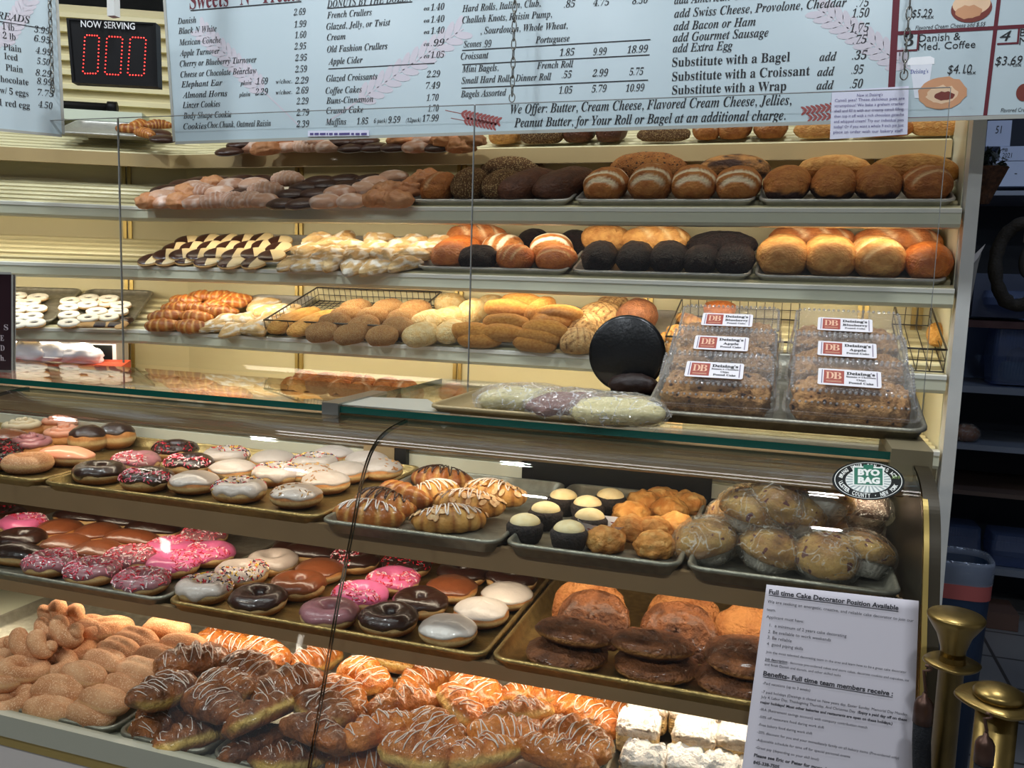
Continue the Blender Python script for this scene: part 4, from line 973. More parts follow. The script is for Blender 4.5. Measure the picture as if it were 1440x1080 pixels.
@memo
def croissant(light=False, v=0, drz=None):
    V = []; K = []; nu, nv = 57, 16
    for i in range(nu):
        t = -1 + 2 * i / (nu - 1); a = t * R(62); Rr = .055; seg = (t * 3.6) % 1.0
        r = .026 * max(.02, (1 - abs(t) ** 1.7)) ** .62 * (1 + .11 * (abs(seg - .5) * -2 + .5)) * (1 + .10 * n3((t * 4, v, 0), 1))
        c = Vector((Rr * math.sin(a) * 1.12, Rr * (1 - math.cos(a)) * .7, 0)); tx = Vector((math.cos(a), math.sin(a), 0)); ny = Vector((-tx.y, tx.x, 0))
        for j in range(nv):
            b = 2 * math.pi * j / nv; q = c + ny * (r * math.cos(b)) + Vector((0, 0, r * .92 * math.sin(b))); q.z = max(q.z, -.012) + .012; V.append(q); K.append(sm(abs(seg - .5), .25, .5) * .8)
    F = [(i * nv + j, i * nv + (j + 1) % nv, (i + 1) * nv + (j + 1) % nv, (i + 1) * nv + j) for i in range(nu - 1) for j in range(nv)] + [tuple(range(nv)), tuple(reversed(range((nu - 1) * nv, nu * nv)))]
    o = P('croissant', build('croissant', V, F, [B_croi2 if light else B_croi], None, True, K))
    if drz:
        mb = MB(); Pt = []
        for k in range(130):
            t = -.86 + 1.72 * k / 129 + .05 * noise.noise((k * .3, v, 2)); a = t * R(62); r = .026 * max(.02, (1 - abs(t) ** 1.7)) ** .62 * 1.1; y = math.sin(k * .42) * (.78 + .2 * noise.noise((k * .2, v, 5))); c = Vector((.055 * math.sin(a), .055 * (1 - math.cos(a)) * .7, .012)); ny = Vector((-math.sin(a), math.cos(a), 0))
            Pt.append(c + ny * r * y + Vector((0, 0, r * .95 * math.sqrt(1 - y * y) + .001)))
        mb.tube(Pt, .0012, 5); child(o, 'drizzle', mb.mesh('drizzle', [I_drz if drz == 'white' else I_drzc]))
    if drz == 'almond':
        pass
    return o
@memo
def almond(v=0):
    o = croissant(True, v + 20, 'white'); rg = random.Random(v); mb = MB(); me = o.data; ps = [p for p in me.polygons if p.normal.z > .3 and p.area > 1e-6]
    for p in rg.sample(ps, 46):
        t = Matrix.Rotation(rg.uniform(0, 6), 3, p.normal) @ p.normal.orthogonal().normalized(); b = p.normal.cross(t); c = p.center + p.normal * .0022
        W_ = [c + t * .0068 * math.cos(a) + b * .0042 * math.sin(a) for a in [2 * math.pi * k / 8 for k in range(8)]]; mb.add(W_ + [w + p.normal * .001 for w in W_], [tuple(range(8, 16)), tuple(reversed(range(8)))] + [(k, (k + 1) % 8, 8 + (k + 1) % 8, 8 + k) for k in range(8)])
    child(o, 'almond_flakes', mb.mesh('almond_flakes', [mat('almond_flake', (230, 196, 146), .5, col2=(206, 150, 96), nscale=200)])); return o
@memo
def turnover(v=0):
    def d(p, q):
        th = math.atan2(p.y, p.x) + v; k = 1 / max(.55, math.cos(((th + math.pi / 3) % (2 * math.pi / 3)) - math.pi / 3)); q.x *= .72 * k; q.y *= .72 * k
        q.z *= 1 + .25 * n3(p, 2.5, v); q += Vector((p.x, p.y, 0)) * .003 * math.sin(p.z * 18); return q
    return P('fruit_turnover', blob('fruit_turnover', (.060, .056, .026), [B_turn], 48, 20, sd=v, amp=.06, freq=40, cut=.5, disp=d, mask=lambda p, q: sm(n3(p, 2.2, v + 2), .0, .35)))
@memo
def bwcookie(v=0):
    a = .047; o = P('black_and_white_cookie', blob('black_and_white_cookie', (a, a, .010), [B_cookie], 40, 12, sd=v, amp=.02, cut=.7))
    for nm, s, m in (('chocolate_icing', 1, mat('fondant_chocolate', (62, 34, 28), .3)), ('vanilla_icing', -1, I_van)):
        n = 20; V = [(0, 0, .0178)]; F = []
        rings = [(.33, .0178), (.66, .0172), (.88, .0150), (.955, .0120)]
        for rr, z in rings:
            for k in range(n + 1):
                t = -math.pi / 2 + math.pi * k / n; V.append((s * a * rr * math.cos(t), a * rr * math.sin(t), z + .0004))
        m1 = n + 1
        for k in range(n): F.append((0, 1 + k, 2 + k) if s > 0 else (0, 2 + k, 1 + k))
        for j in range(len(rings) - 1):
            for k in range(n):
                f = (1 + j * m1 + k, 1 + (j + 1) * m1 + k, 2 + (j + 1) * m1 + k, 2 + j * m1 + k); F.append(f if s > 0 else tuple(reversed(f)))
        child(o, nm, build(nm, V, F, [m]))
    return o
@memo
def ringcookie(v=0):
    mb = MB(); mb.lathe([(.012, 0), (.036, 0), (.040, .003), (.0405, .006), (.039, .008)], 36); o = P('ring_cookie', mb.mesh('ring_cookie', [B_cookie]))
    mb = MB(); mb.lathe([(.0395, .008), (.0405, .0105), (.039, .0145), (.034, .016), (.018, .016), (.0145, .014), (.0135, .0085)], 40, fn=lambda a, z: 1 + .02 * math.sin(a * 9 + v)); mb.F = mb.F[:-2]; mb.fm = mb.fm[:-2]; mb.sm = mb.sm[:-2]
    child(o, 'sugared_top', mb.mesh('sugared_top', [I_sugarring]))
    mb = MB(); mb.lathe([(.001, .0085), (.0142, .0085), (.0142, .0105), (.001, .012)], 20); child(o, 'jam', mb.mesh('jam', [I_jam])); return o
@memo
def cookie(kind='choc', v=0):
    if kind == 'ridge':
        def d(p, q): q += Vector((p.x, p.y, p.z)).normalized() * .003 * math.sin(p.x * 26) * max(0, p.z + .2); return q
        return P('iced_cookie', blob('iced_cookie', (.056, .034, .024), [B_pale], 60, 16, sd=v, cut=.6, amp=.04, disp=d, mask=lambda p, q: sm(math.sin(p.x * 26), .2, .9) * .8))
    if kind == 'knot':
        def d(p, q): q *= 1 + .22 * n3(p, 2.4, v); q.z -= .006 * math.exp(-((abs(p.x) - .3) / .12) ** 2) * max(0, p.z); return q
        return P('iced_knot', blob('iced_knot', (.048, .036, .026), [bread('knot_dough', (214, 156, 110), (196, 130, 84), (232, 190, 150), .4)], 44, 18, sd=v, cut=.6, disp=d))
    if kind == 'choc': return P('chocolate_cookie', blob('chocolate_cookie', (.049, .041, .015), [B_chocc], 40, 14, sd=v, cut=.6, amp=.03))
    if kind == 'dip':
        return P('dipped_cookie', blob('dipped_cookie', (.047, .040, .019), [B_pale, B_chocc], 40, 16, sd=v, cut=.6, amp=.05, fmi=lambda V, f: 0))
    return P('iced_cookie', blob('iced_cookie', (.046, .040, .021), [B_pale], 40, 16, sd=v, cut=.6, amp=.06, mask=lambda p, q: sm(n3(p, 2, v), .0, .4)))
@memo
def finger(v=0):
    o = P('dipped_finger_cookie', blob('dipped_finger_cookie', (.055, .018, .010), [B_cookie], 40, 12, e=.6, sd=v, cut=.6, amp=.03))
    child(o, 'chocolate_dip', cap_icing(I_choc, (.0565, .0195, .0115), .5, -.2, v, .02, 30, .6, .001, .05)).scale = (.55, 1, 1); KIDS[o.name][0].location.x = .025; return o

# ------------------------------------------------------------------ what lies on the rack shelves
def RZ(a): return Matrix.Rotation(a, 4, 'Z')
def SC(x, y=None, z=None): return Matrix.Diagonal((x, y or x, z or x, 1))
def shelf_put(proto, x, y, zf, h, row, desc, cat, group, yaw=0, s=1, lift=0., d0=0., left=False, tilt=T28, sy=None, sz=None, lean=0, back=0):
    p, fr, n = rack_pt(x, y, zf, h / 2 + lift + .006, left, d0, tilt)
    b = p - n * (h / 2) + (fr.to_3x3() @ Vector((0, 1, 0))) * back
    put(proto, Matrix.Translation(b) @ fr @ RZ(yaw) @ Matrix.Rotation(lean, 4, 'X') @ SC(s, sy, sz), desc, cat, row, x, group)
UP, MID, LOW, TOP = 'upper bread shelf', 'second bread shelf', 'lower bread shelf', 'shelf under the menu board'
CK = {'c': ('choc', 'chocolate-coated cookie'), 'p': ('pale', 'pale iced cookie'), 'r': ('ridge', 'ridged pale iced cookie'), 'k': ('knot', 'glazed tan knot pastry')}
def cookies(lst, zf, row, group, lift=0., d0=0., h=.035):
    for i, (k, x, y) in enumerate(lst):
        kd, ds = CK[k]; shelf_put(cookie(kd, i % 3), x, y, zf, h, row, ds, 'cookie', group, rnd.uniform(-.5, .5) + (math.pi * rnd.randrange(2)), 1.06, lift, d0)
G1 = 'cookies on the upper bread shelf'
cookies([('k', 211, 283), ('p', 233, 282), ('k', 253, 283), ('p', 276, 283), ('r', 305, 282), ('r', 329, 282), ('r', 351, 281), ('p', 372, 281), ('c', 396, 283), ('c', 424, 283), ('p', 457, 282), ('p', 494, 281), ('k', 530, 280), ('k', 558, 281)], zu, 'front cookie row, ' + UP, G1)
cookies([('p', 226, 275), ('p', 242, 271), ('k', 263, 270), ('r', 283, 269), ('p', 310, 270), ('c', 338, 269), ('r', 372, 267), ('c', 408, 270), ('c', 443, 269), ('p', 478, 269), ('p', 512, 264), ('k', 546, 268), ('k', 573, 266)], zu, 'second cookie row, ' + UP, G1, .012)
cookies([('c', 233, 264), ('c', 256, 256), ('p', 272, 262), ('k', 300, 259), ('p', 326, 259), ('p', 357, 258), ('c', 428, 260), ('c', 458, 258), ('c', 490, 258), ('p', 527, 256), ('c', 559, 257), ('k', 590, 258)], zu, 'third cookie row, ' + UP, G1, .022)
cookies([('c', 280, 252), ('c', 304, 251), ('c', 337, 250), ('c', 366, 250), ('r', 404, 252), ('c', 450, 251), ('c', 484, 249), ('c', 519, 249), ('p', 553, 248), ('k', 602, 250)], zu, 'back cookie row, ' + UP, G1, .03)

def loaves(lst, zf, row, group, d0=0., left=False, cat='bread', tilt=T28):
    for i, (k, ori, x, y, w, h, ds) in enumerate(lst):
        p, fr, n = rack_pt(x, y, zf, .05, left, d0, tilt); k_ = depth(p) / FPX; W_, H_ = w * k_, h * k_ * (.86 if ori in ('end', 'far', 'round') else 1)
        if ori == 'end': L = W_ * 1.55; M_ = (L / 2, W_ / 1.2, H_ / 1.05); yaw = math.pi / 2 + rnd.uniform(-.08, .08); bk = L * .34
        elif ori == 'far': L = W_ * 2.1; M_ = (L / 2, W_ / 1.2, H_ / 1.05); yaw = R(66); bk = L * .30
        elif ori == 'side': M_ = (W_ / 2, min(W_ * .52, H_ * 1.15) / 1.2, H_ / 1.05); yaw = rnd.uniform(-.06, .06) + (math.pi if i % 2 else 0); bk = .01
        else: M_ = (W_ / 2, W_ * .95 / 1.2, H_ / 1.05); yaw = rnd.uniform(0, 6.28); bk = W_ * .25
        b = rack_pt(x, y, zf, H_ / 2 + .006, left, d0, tilt)[0] - n * (H_ / 2) + fr.to_3x3() @ Vector((0, bk, 0))
        F_ = LM if left else RM; loc = (F_.to_3x3().to_4x4() @ Matrix.Rotation(tilt, 4, 'X')).inverted() @ (b - F_ @ Vector((0, d0, zf)))
        hd = M_[0] if ori == 'end' else M_[0] * .85 if ori == 'far' else M_[1] * .6; mv = max(0, hd + .018 - loc.y) or min(0, .325 - hd - loc.y)
        b += fr.to_3x3() @ Vector((0, mv if hd < .155 else .172 - loc.y, 0)) + n * (.014 if ori == 'side' and zf < 1.8 else 0)
        put(loaf(k, i % 3), Matrix.Translation(b) @ fr @ RZ(yaw) @ SC(*M_), ds, cat, row, x, group)
G2 = 'loaves on the upper bread shelf'
loaves([('goldround', 'end', 604, 267, 50, 44, 'small golden round loaf'), ('seeded', 'end', 644, 266, 50, 52, 'seeded brown loaf'), ('seeded', 'end', 690, 268, 56, 48, 'seeded dark loaf'), ('rye', 'far', 733, 264, 58, 46, 'long brown pan loaf'), ('rye', 'far', 786, 262, 60, 46, 'long brown pan loaf')], zu, 'front row, dark bread pan', G2)
loaves([('seeded', 'side', 718, 242, 95, 36, 'seeded crusty loaf lying crosswise')], zu, 'back row, dark bread pan', G2)
loaves([('vienna', 'end', 842, 265, 64, 50, 'flour-ringed tan loaf'), ('vienna', 'end', 906, 264, 66, 56, 'flour-ringed tan loaf'), ('vienna', 'end', 969, 265, 68, 54, 'flour-ringed tan loaf'), ('vienna', 'end', 1034, 266, 68, 52, 'flour-ringed tan loaf')], zu, 'front row, flour-ringed pan', G2)
loaves([('poppy', 'side', 910, 240, 112, 40, 'speckled golden loaf lying crosswise'), ('marble', 'side', 1032, 243, 100, 38, 'marbled loaf with dark patches')], zu, 'back row, flour-ringed pan', G2)
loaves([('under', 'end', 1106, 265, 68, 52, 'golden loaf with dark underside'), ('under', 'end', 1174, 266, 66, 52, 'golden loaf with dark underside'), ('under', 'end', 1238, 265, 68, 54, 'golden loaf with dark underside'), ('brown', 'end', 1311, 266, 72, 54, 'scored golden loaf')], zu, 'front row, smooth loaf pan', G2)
loaves([('golden', 'side', 1172, 245, 100, 40, 'smooth golden loaf lying crosswise'), ('golden', 'side', 1284, 247, 118, 46, 'smooth golden loaf lying crosswise')], zu, 'back row, smooth loaf pan', G2)

# black and white cookies, turnovers and loaves on the second shelf
for row, lift, L_ in (('front', 0., [(213, 365), (238, 365), (265, 364), (292, 367), (326, 369), (359, 369)]), ('second', .010, [(234, 358), (257, 358), (281, 358), (305, 357), (331, 358), (357, 357), (382, 360)]),
                      ('third', .016, [(247, 349), (270, 348), (295, 347), (322, 347), (347, 347), (368, 346), (392, 349)]), ('back', .02, [(264, 339), (292, 337), (318, 337), (343, 337), (367, 336), (393, 340)])):
    for i, (x, y) in enumerate(L_): shelf_put(bwcookie(i % 3), x, y, zm, .016, row + ' row of the corner pan', 'black and white iced cookie', 'cookie', 'black and white cookies', rnd.uniform(-.35, .35) + R(200), .92, lift, lean=R(-8))
for row, lift, L_ in (('front', 0., [(412, 367), (438, 369), (465, 367), (498, 373), (527, 372), (564, 367)]), ('second', .012, [(431, 350), (466, 353), (502, 357), (543, 356), (582, 354)]),
                      ('third', .018, [(465, 340), (493, 343), (528, 345), (560, 343), (596, 346)]), ('back', .022, [(483, 333), (527, 334), (580, 336), (615, 338), (447, 333)])):
    for i, (x, y) in enumerate(L_): shelf_put(turnover(i % 4), x, y, zm, .04, row + ' row, turnover pan', 'pale sugared fruit turnover', 'pastry', 'fruit turnovers', rnd.uniform(0, 6.28), .86, lift)
G3 = 'loaves on the second bread shelf'
loaves([('orange', 'end', 620, 366, 66, 42, 'shiny orange-brown round loaf'), ('pumpknot', 'round', 656, 372, 60, 36, 'black knotted pumpernickel loaf'), ('orangeslash', 'round', 711, 371, 58, 40, 'orange-brown round loaf with fine scores'), ('orangeslash', 'round', 771, 372, 62, 40, 'orange-brown round loaf with fine scores')], zm, 'front row, mixed loaf pan', G3)
loaves([('stripe', 'round', 702, 348, 60, 40, 'flour-striped round loaf'), ('stripe', 'round', 770, 351, 66, 46, 'flour-striped round loaf')], zm, 'middle row, mixed loaf pan', G3)
loaves([('brown', 'side', 668, 338, 92, 36, 'brown oval loaf'), ('dark', 'round', 747, 338, 46, 34, 'dark round loaf'), ('dark', 'round', 805, 341, 46, 38, 'dark round loaf')], zm, 'back row, mixed loaf pan', G3)
loaves([('pump', 'end', 832, 371, 52, 44, 'dark crackled pumpernickel loaf'), ('pump', 'end', 884, 372, 54, 44, 'dark crackled pumpernickel loaf'), ('pump', 'end', 933, 372, 56, 46, 'dark crackled pumpernickel loaf'), ('pump', 'end', 981, 374, 52, 42, 'dark crackled pumpernickel loaf'), ('pump', 'end', 1030, 374, 58, 44, 'dark crackled pumpernickel loaf')], zm, 'front row, pumpernickel pan', G3)
loaves([('golden', 'side', 850, 340, 72, 36, 'golden oval loaf'), ('italian', 'side', 922, 342, 98, 38, 'scored tan loaf'), ('pump', 'side', 1014, 350, 98, 36, 'dark crackled loaf lying crosswise')], zm, 'back row, pumpernickel pan', G3)
loaves([('golden', 'end', 1100, 368, 74, 56, 'large golden loaf'), ('golden', 'end', 1168, 369, 76, 58, 'large golden loaf'), ('italian', 'end', 1238, 372, 78, 58, 'large golden loaf'), ('orange', 'end', 1311, 376, 68, 52, 'large golden loaf')], zm, 'front row, large loaf pan', G3)
loaves([('brown', 'side', 1140, 342, 118, 40, 'scored brown loaf lying crosswise'), ('brown', 'side', 1262, 345, 118, 42, 'scored brown loaf lying crosswise')], zm, 'back row, large loaf pan', G3)

# lower shelf
for row, lift, L_ in (('front', 0., [(226, 456), (267, 457)]), ('second', .012, [(232, 443), (272, 444), (308, 437)]), ('third', .02, [(249, 432), (276, 432), (301, 430), (322, 424)]), ('back', .026, [(258, 422), (284, 416), (308, 416), (328, 419)])):
    for i, (x, y) in enumerate(L_): shelf_put(croissant(False, i), x, y, zl, .04, row + ' row, croissant pan', 'browned flaky croissant', 'croissant', 'browned croissants', rnd.uniform(-.35, .35), 1.06, lift, lean=rnd.uniform(-.2, .2))
for row, lift, L_ in (('front', 0., [(303, 456), (328, 461), (361, 460)]), ('second', .008, [(318, 448), (343, 447), (371, 452)]), ('back', .012, [(369, 436), (384, 440), (395, 434), (366, 425)])):
    for i, (x, y) in enumerate(L_): shelf_put(turnover(i), x, y, zl, .03, row + ' row, pale pastry pan', 'pale flaky pastry', 'pastry', 'pale flaky pastries', rnd.uniform(0, 6.28), .9, lift, sz=.7)
# wire basket with batons and sesame rolls
s0, s1 = sX(374, 474), sX(563, 484); dp, hh = .315, .05
wb = empty('wire_basket', (0, 0, 0), 'wire basket of batons and sesame rolls on the lower bread shelf', 'basket'); wb.matrix_world = RM @ Matrix.Translation((s0, .006, zl + .003)) @ Matrix.Rotation(T28, 4, 'X')
mb = MB(); w = s1 - s0
for z, r_ in ((hh, .0028), (.004, .002), (hh * .5, .0012)): mb.tube([(0, 0, z), (w, 0, z), (w, dp, z), (0, dp, z)], r_, 6, closed=True)
for k in range(23):
    x = w * k / 22; mb.tube([(x, 0, hh), (x, 0, .003), (x, dp, .003), (x, dp, hh)], .0012, 5)
for k in range(1, 15):
    y = dp * k / 15; mb.tube([(0, y, hh), (0, y, .003), (w, y, .003), (w, y, hh)], .0012, 5)
obj('wire_frame', mb.mesh('wire_frame', [M_wire]), wb)
def roll(k, x, y, w, h, row, ds, g, yaw=0, lift=0., asp=1.5, zf=None, lean=0, tilt=T28, cat='bread roll', v=0):
    zf = zf or zl
    p, fr, n = rack_pt(x, y, zf, .03, tilt=tilt); k_ = depth(p) / FPX; W_, H_ = w * k_, h * k_
    shelf_put(loaf(k, v), x, y, zf, H_, row, ds, cat, g, yaw, W_ / 2, lift, 0, False, tilt, W_ / asp / 1.2, H_ / 1.05, lean)
roll('baton', 414, 448, 92, 22, 'wire basket at its croissant end', 'long golden baton loaf', 'batons', R(72), .006, 3.0); roll('baton', 441, 452, 92, 22, 'wire basket at its croissant end', 'long golden baton loaf', 'batons', R(72), .006, 3.0)
for row, lift, L_ in (('front', .006, [(452, 465), (492, 468), (537, 470)]), ('second', .012, [(470, 452), (511, 456), (558, 458)]), ('third', .014, [(487, 442), (523, 444), (566, 446)]), ('back', .016, [(500, 433), (545, 433), (583, 434)])):
    for i, (x, y) in enumerate(L_): roll('ses', x, y, 46, 26, row + ' row of the wire basket', 'tan sesame roll', 'sesame rolls', R(30) + rnd.uniform(-.3, .3), lift, 1.35, v=i)
for row, L_ in (('front row of the white roll pile', [(592, 468, 54, 30, .8), (634, 464, 50, 28, 1.2)]), ('middle row of the white roll pile', [(603, 450, 52, 30, .8), (632, 445, 54, 28, .8)]), ('back row of the white roll pile', [(632, 424, 44, 26, 0), (664, 436, 46, 34, 1.2), (690, 424, 40, 20, 0)])):
    for i, (x, y, w, h, a) in enumerate(L_): roll('white', x, y, w, h, row, 'soft pale white roll', 'white rolls', a, .004 if i < 2 else .01, 1.3, v=i % 3)
for row, lift, L_ in (('front row of the hot dog bun pile', 0., [(674, 475), (752, 481)]), ('second row of the hot dog bun pile', .018, [(662, 464), (757, 471), (705, 466)]), ('third row of the hot dog bun pile', .035, [(711, 452), (766, 461), (772, 449)]), ('top row of the hot dog bun pile', .05, [(712, 432), (760, 432), (785, 440), (735, 424)])):
    for i, (x, y) in enumerate(L_): roll('bun', x, y, 66, 24, row, 'golden hot dog bun', 'hot dog buns', rnd.uniform(-.15, .1) if (x, y) != (760, 432) else R(75), lift, 2.6, v=i % 3)
for i, (x, y, w, h, k) in enumerate([(812, 476, 52, 34, 'concha'), (822, 456, 56, 34, 'concha'), (845, 440, 60, 32, 'concha'), (862, 426, 46, 24, 'concha'), (896, 440, 58, 40, 'bcon')]):
    roll(k, x, y, w, h, 'concha pan behind the black disc', 'shell-patterned concha bun' if k == 'concha' else 'brown concha bun', 'conchas', .3 * i, .004 * i, 1.1, v=i % 3)
for i, (x, y) in enumerate([(944, 468), (948, 485), (960, 460), (968, 444)]): shelf_put(croissant(True, i), x, y, zl, .05, 'basket behind the pound cakes', 'light golden ridged croissant', 'croissant', 'light croissants', .6 - .4 * i, .85, .004 * i)
roll('baton', 1318, 468, 56, 26, 'basket at the post end of the lower bread shelf', 'twisted cheese-topped bread', 'cheese bread', R(86), .006, 2.1); roll('orange', 1012, 432, 44, 20, 'spot above the boxed pound cakes', 'small orange roll', 'small rolls', 0, .03, 1.5)
for a, b_, lab in ((sX(936, 502), sX(1120, 510), 'wire basket of light croissants behind the pound cakes'), (sX(1270, 515), .345, 'wire basket with cheese-topped bread at the post end')):
    e = empty('wire_basket', (0, 0, 0), lab, 'basket'); e.matrix_world = RM @ Matrix.Translation((a, .006, zl + .003)) @ Matrix.Rotation(T28, 4, 'X'); mb = MB(); w = b_ - a
    for z, r_ in ((.06, .0028), (.004, .002), (.032, .0012)): mb.tube([(0, 0, z), (w, 0, z), (w, dp, z), (0, dp, z)], r_, 6, closed=True)
    n_ = int(w / .022)
    for k in range(n_ + 1): x = w * k / n_; mb.tube([(x, 0, .06), (x, 0, .003), (x, dp, .003), (x, dp, .06)], .0012, 5)
    obj('wire_frame', mb.mesh('wire_frame', [M_wire]), e)
# dinner rolls on the deck of the rack
T12 = 0.; zd = SHELF_Z['deck']
for row, lift, L_ in (('front', 0., [(412, 541), (444, 541), (480, 544), (507, 548), (537, 553), (579, 551), (637, 550)]), ('back', .012, [(430, 532), (460, 535), (487, 535), (511, 538), (545, 542), (570, 545)])):
    for i, (x, y) in enumerate(L_): roll('roll', x, y, 38, 24, row + ' row behind the case top', 'round browned dinner roll', 'dinner rolls', rnd.uniform(0, 6), lift + .012, 1.15, zd, 0, T12, v=i % 3)
# ring cookies on the angled rack
for row, L_ in (('front', [(97, 454)]), ('second', [(97, 443), (124, 447), (152, 446)]), ('third', [(97, 432), (136, 438), (166, 438)]), ('fourth', [(99, 423), (124, 428), (149, 426), (170, 429)]), ('back', [(125, 419), (153, 420)])):
    for i, (x, y) in enumerate(L_): shelf_put(ringcookie(i), x, y, zl, .016, row + ' row of the pan nearer the corner', 'sugared ring cookie', 'cookie', 'ring cookies', i, .80, .002 + (.006 if i % 2 else 0), 0, True)
for row, L_ in (('front', [(23, 456), (48, 454)]), ('second', [(22, 446), (45, 445)]), ('third', [(24, 435), (51, 434)]), ('fourth', [(20, 425), (42, 425)]), ('back', [(23, 416), (53, 418)])):
    for i, (x, y) in enumerate(L_): shelf_put(ringcookie(i), x, y, zl, .016, row + ' row of the pan behind the sign', 'sugared ring cookie', 'cookie', 'ring cookies', i, .80, .002, 0, True)
for i, (x, y, a) in enumerate([(131, 455, .1), (152, 455, .05), (174, 453, 1.4)]): shelf_put(finger(i), x, y, zl, .02, 'front of the ring cookie pan', 'chocolate-dipped finger cookie', 'cookie', 'dipped finger cookies', a, .85, .012, 0, True)
# top shelf, only its front edge shows under the board
for i, (k, x, y) in enumerate([('c', 322, 210), ('p', 353, 206), ('k', 374, 209), ('p', 403, 205), ('r', 430, 205), ('p', 461, 205), ('c', 496, 205), ('c', 527, 204), ('c', 556, 204), ('p', 586, 205), ('c', 615, 204), ('k', 648, 205)]):
    kd, ds = CK[k]; shelf_put(cookie(kd, i % 3), x, y, SHELF_Z['top'], .034, 'front cookie row, ' + TOP, ds, 'cookie', 'cookies under the menu board', rnd.uniform(-.4, .4), 1, 0., .22)
for i, (k, x, y) in enumerate([('c', 338, 200), ('k', 400, 197), ('p', 440, 197), ('c', 480, 196), ('c', 512, 195), ('k', 566, 195), ('p', 600, 195), ('k', 628, 196), ('k', 662, 196)]):
    kd, ds = CK[k]; shelf_put(cookie(kd, i % 3), x, y, SHELF_Z['top'], .034, 'second cookie row, ' + TOP, ds, 'cookie', 'cookies under the menu board', rnd.uniform(-.4, .4), 1, .015, .22)
loaves([('golden', 'end', 697, 190, 50, 40, 'golden loaf'), ('seeded', 'side', 745, 194, 70, 34, 'seeded dark loaf'), ('rye', 'end', 800, 190, 48, 40, 'brown loaf'), ('rye', 'end', 846, 190, 46, 40, 'brown loaf'), ('seeded', 'side', 924, 196, 84, 24, 'dark seeded loaf'), ('vienna', 'end', 985, 190, 44, 40, 'flour-ringed loaf'), ('stripe', 'end', 1026, 188, 52, 44, 'flour-striped loaf'), ('stripe', 'end', 1080, 188, 52, 44, 'flour-striped loaf'),
        ('golden', 'side', 1156, 190, 84, 30, 'golden loaf'), ('goldround', 'side', 1250, 190, 88, 30, 'golden loaf'), ('golden', 'side', 1330, 186, 80, 34, 'golden loaf')], SHELF_Z['top'], 'front bread row, ' + TOP, 'loaves under the menu board', .22)
for i, (x, y) in enumerate([(182, 178), (196, 172), (205, 184), (221, 172)]): shelf_put(croissant(False, i), x, y, SHELF_Z['top'], .04, 'corner end of the top angled shelf', 'pinkish-brown croissant', 'croissant', 'corner croissants', 1.2 * i, .85, .05, .22, True)
for i, (x, y) in enumerate([(222, 185), (229, 193)]): shelf_put(cookie('choc', i), x, y, SHELF_Z['top'], .03, 'corner end of the top angled shelf', 'dark iced cookie', 'cookie', 'corner cookies', .4 * i, .9, .05, .22, True)

# ------------------------------------------------------------------ what lies in the case
def flat(proto, x, y, z, h, row, desc, cat, group, yaw=None, s=1, lift=0., rx=0, ry=0, sy=None, sz=None, end=None):
    q = aZ(x, y, z + lift + h / 2); q.z = z + lift + .0025
    if cat == 'muffin': q.x = min(q.x, .125)
    if end is not None: e = aZ(end[0], end[1], z + lift + h / 2); yaw = math.atan2(e.y - q.y, e.x - q.x)
    if yaw is None: yaw = rnd.uniform(0, 6.28)
    put(proto, Matrix.Translation(q) @ RZ(yaw) @ Matrix.Rotation(rx, 4, 'X') @ Matrix.Rotation(ry, 4, 'Y') @ SC(s, sy, sz), desc, cat, row, x, group)
def dn(kind, x, y, z, row, v=0, lift=0., s=1.08, yaw=None):
    g = 'donuts on the %s case shelf' % ('top' if z == Z1 else 'middle'); T = {
        'ch': (ring('choc', None, False, v % 3), 'chocolate iced ring donut'), 'chs': (ring('choc', 'red', True, v % 3), 'chocolate red-sprinkled ring donut'), 'chd': (ring('choc', 'dark', False, v % 3), 'dark chocolate sprinkled ring donut'), 'w': (round_('grey', None, v % 3), 'white glazed filled donut'),
        'ws': (ring('grey', 'mix', True, v % 3), 'white donut with colored sprinkles'), 'wn': (round_('grey', 'nut', v % 3), 'white iced donut with nut chips'), 'pm': (ring('mauve', 'red', True, v % 3), 'mauve red-sprinkled ring donut'), 'pr': (ring('pink', 'red', True, v % 3), 'pink red-sprinkled donut'),
        'mk': (round_('milk', None, v % 3), 'milk chocolate filled donut'), 'mr': (ring('milk', None, False, v % 3), 'milk chocolate ring donut'), 'gr': (ring('grey', None, False, v % 3), 'vanilla iced ring donut'), 'wf': (round_('white', None, v % 3, waffle=True), 'white donut with waffle marks'), 'wh': (round_('white', None, v % 3), 'smooth white powdered donut'),
        'rs': (ring('mauve', 'red', False, v % 3), 'ring donut covered with red sprinkles'), 'cb': (bar('choc', v % 2), 'chocolate iced bar'), 'mb': (bar('milk', v % 2), 'milk chocolate iced bar'), 'pb': (bar('salmon', v % 2), 'salmon pink iced bar'), 'cin': (ring('sugar', None, False, v % 3), 'cinnamon sugar ring donut'),
        'tall': (round_('choc', None, v % 3, tall=True), 'tall cream-filled chocolate topped donut'), 'sm': (swirl('mauve', v % 2), 'donut with mauve piped swirl'), 'sp': (swirl('salmon', v % 2), 'donut with pink piped swirl'), 'sc': (swirl('cream', v % 2), 'donut with tall cream swirl'), 'dk': (ring('choc', 'dark', True, v % 3), 'dark iced donut'), 'pd': (ring('mauve', None, False, v % 3), 'mauve iced ring donut')}[kind]
    flat(T[0], x, y, z, .045 if kind not in ('tall',) else .06, row, T[1], 'donut', g, yaw, s, lift)
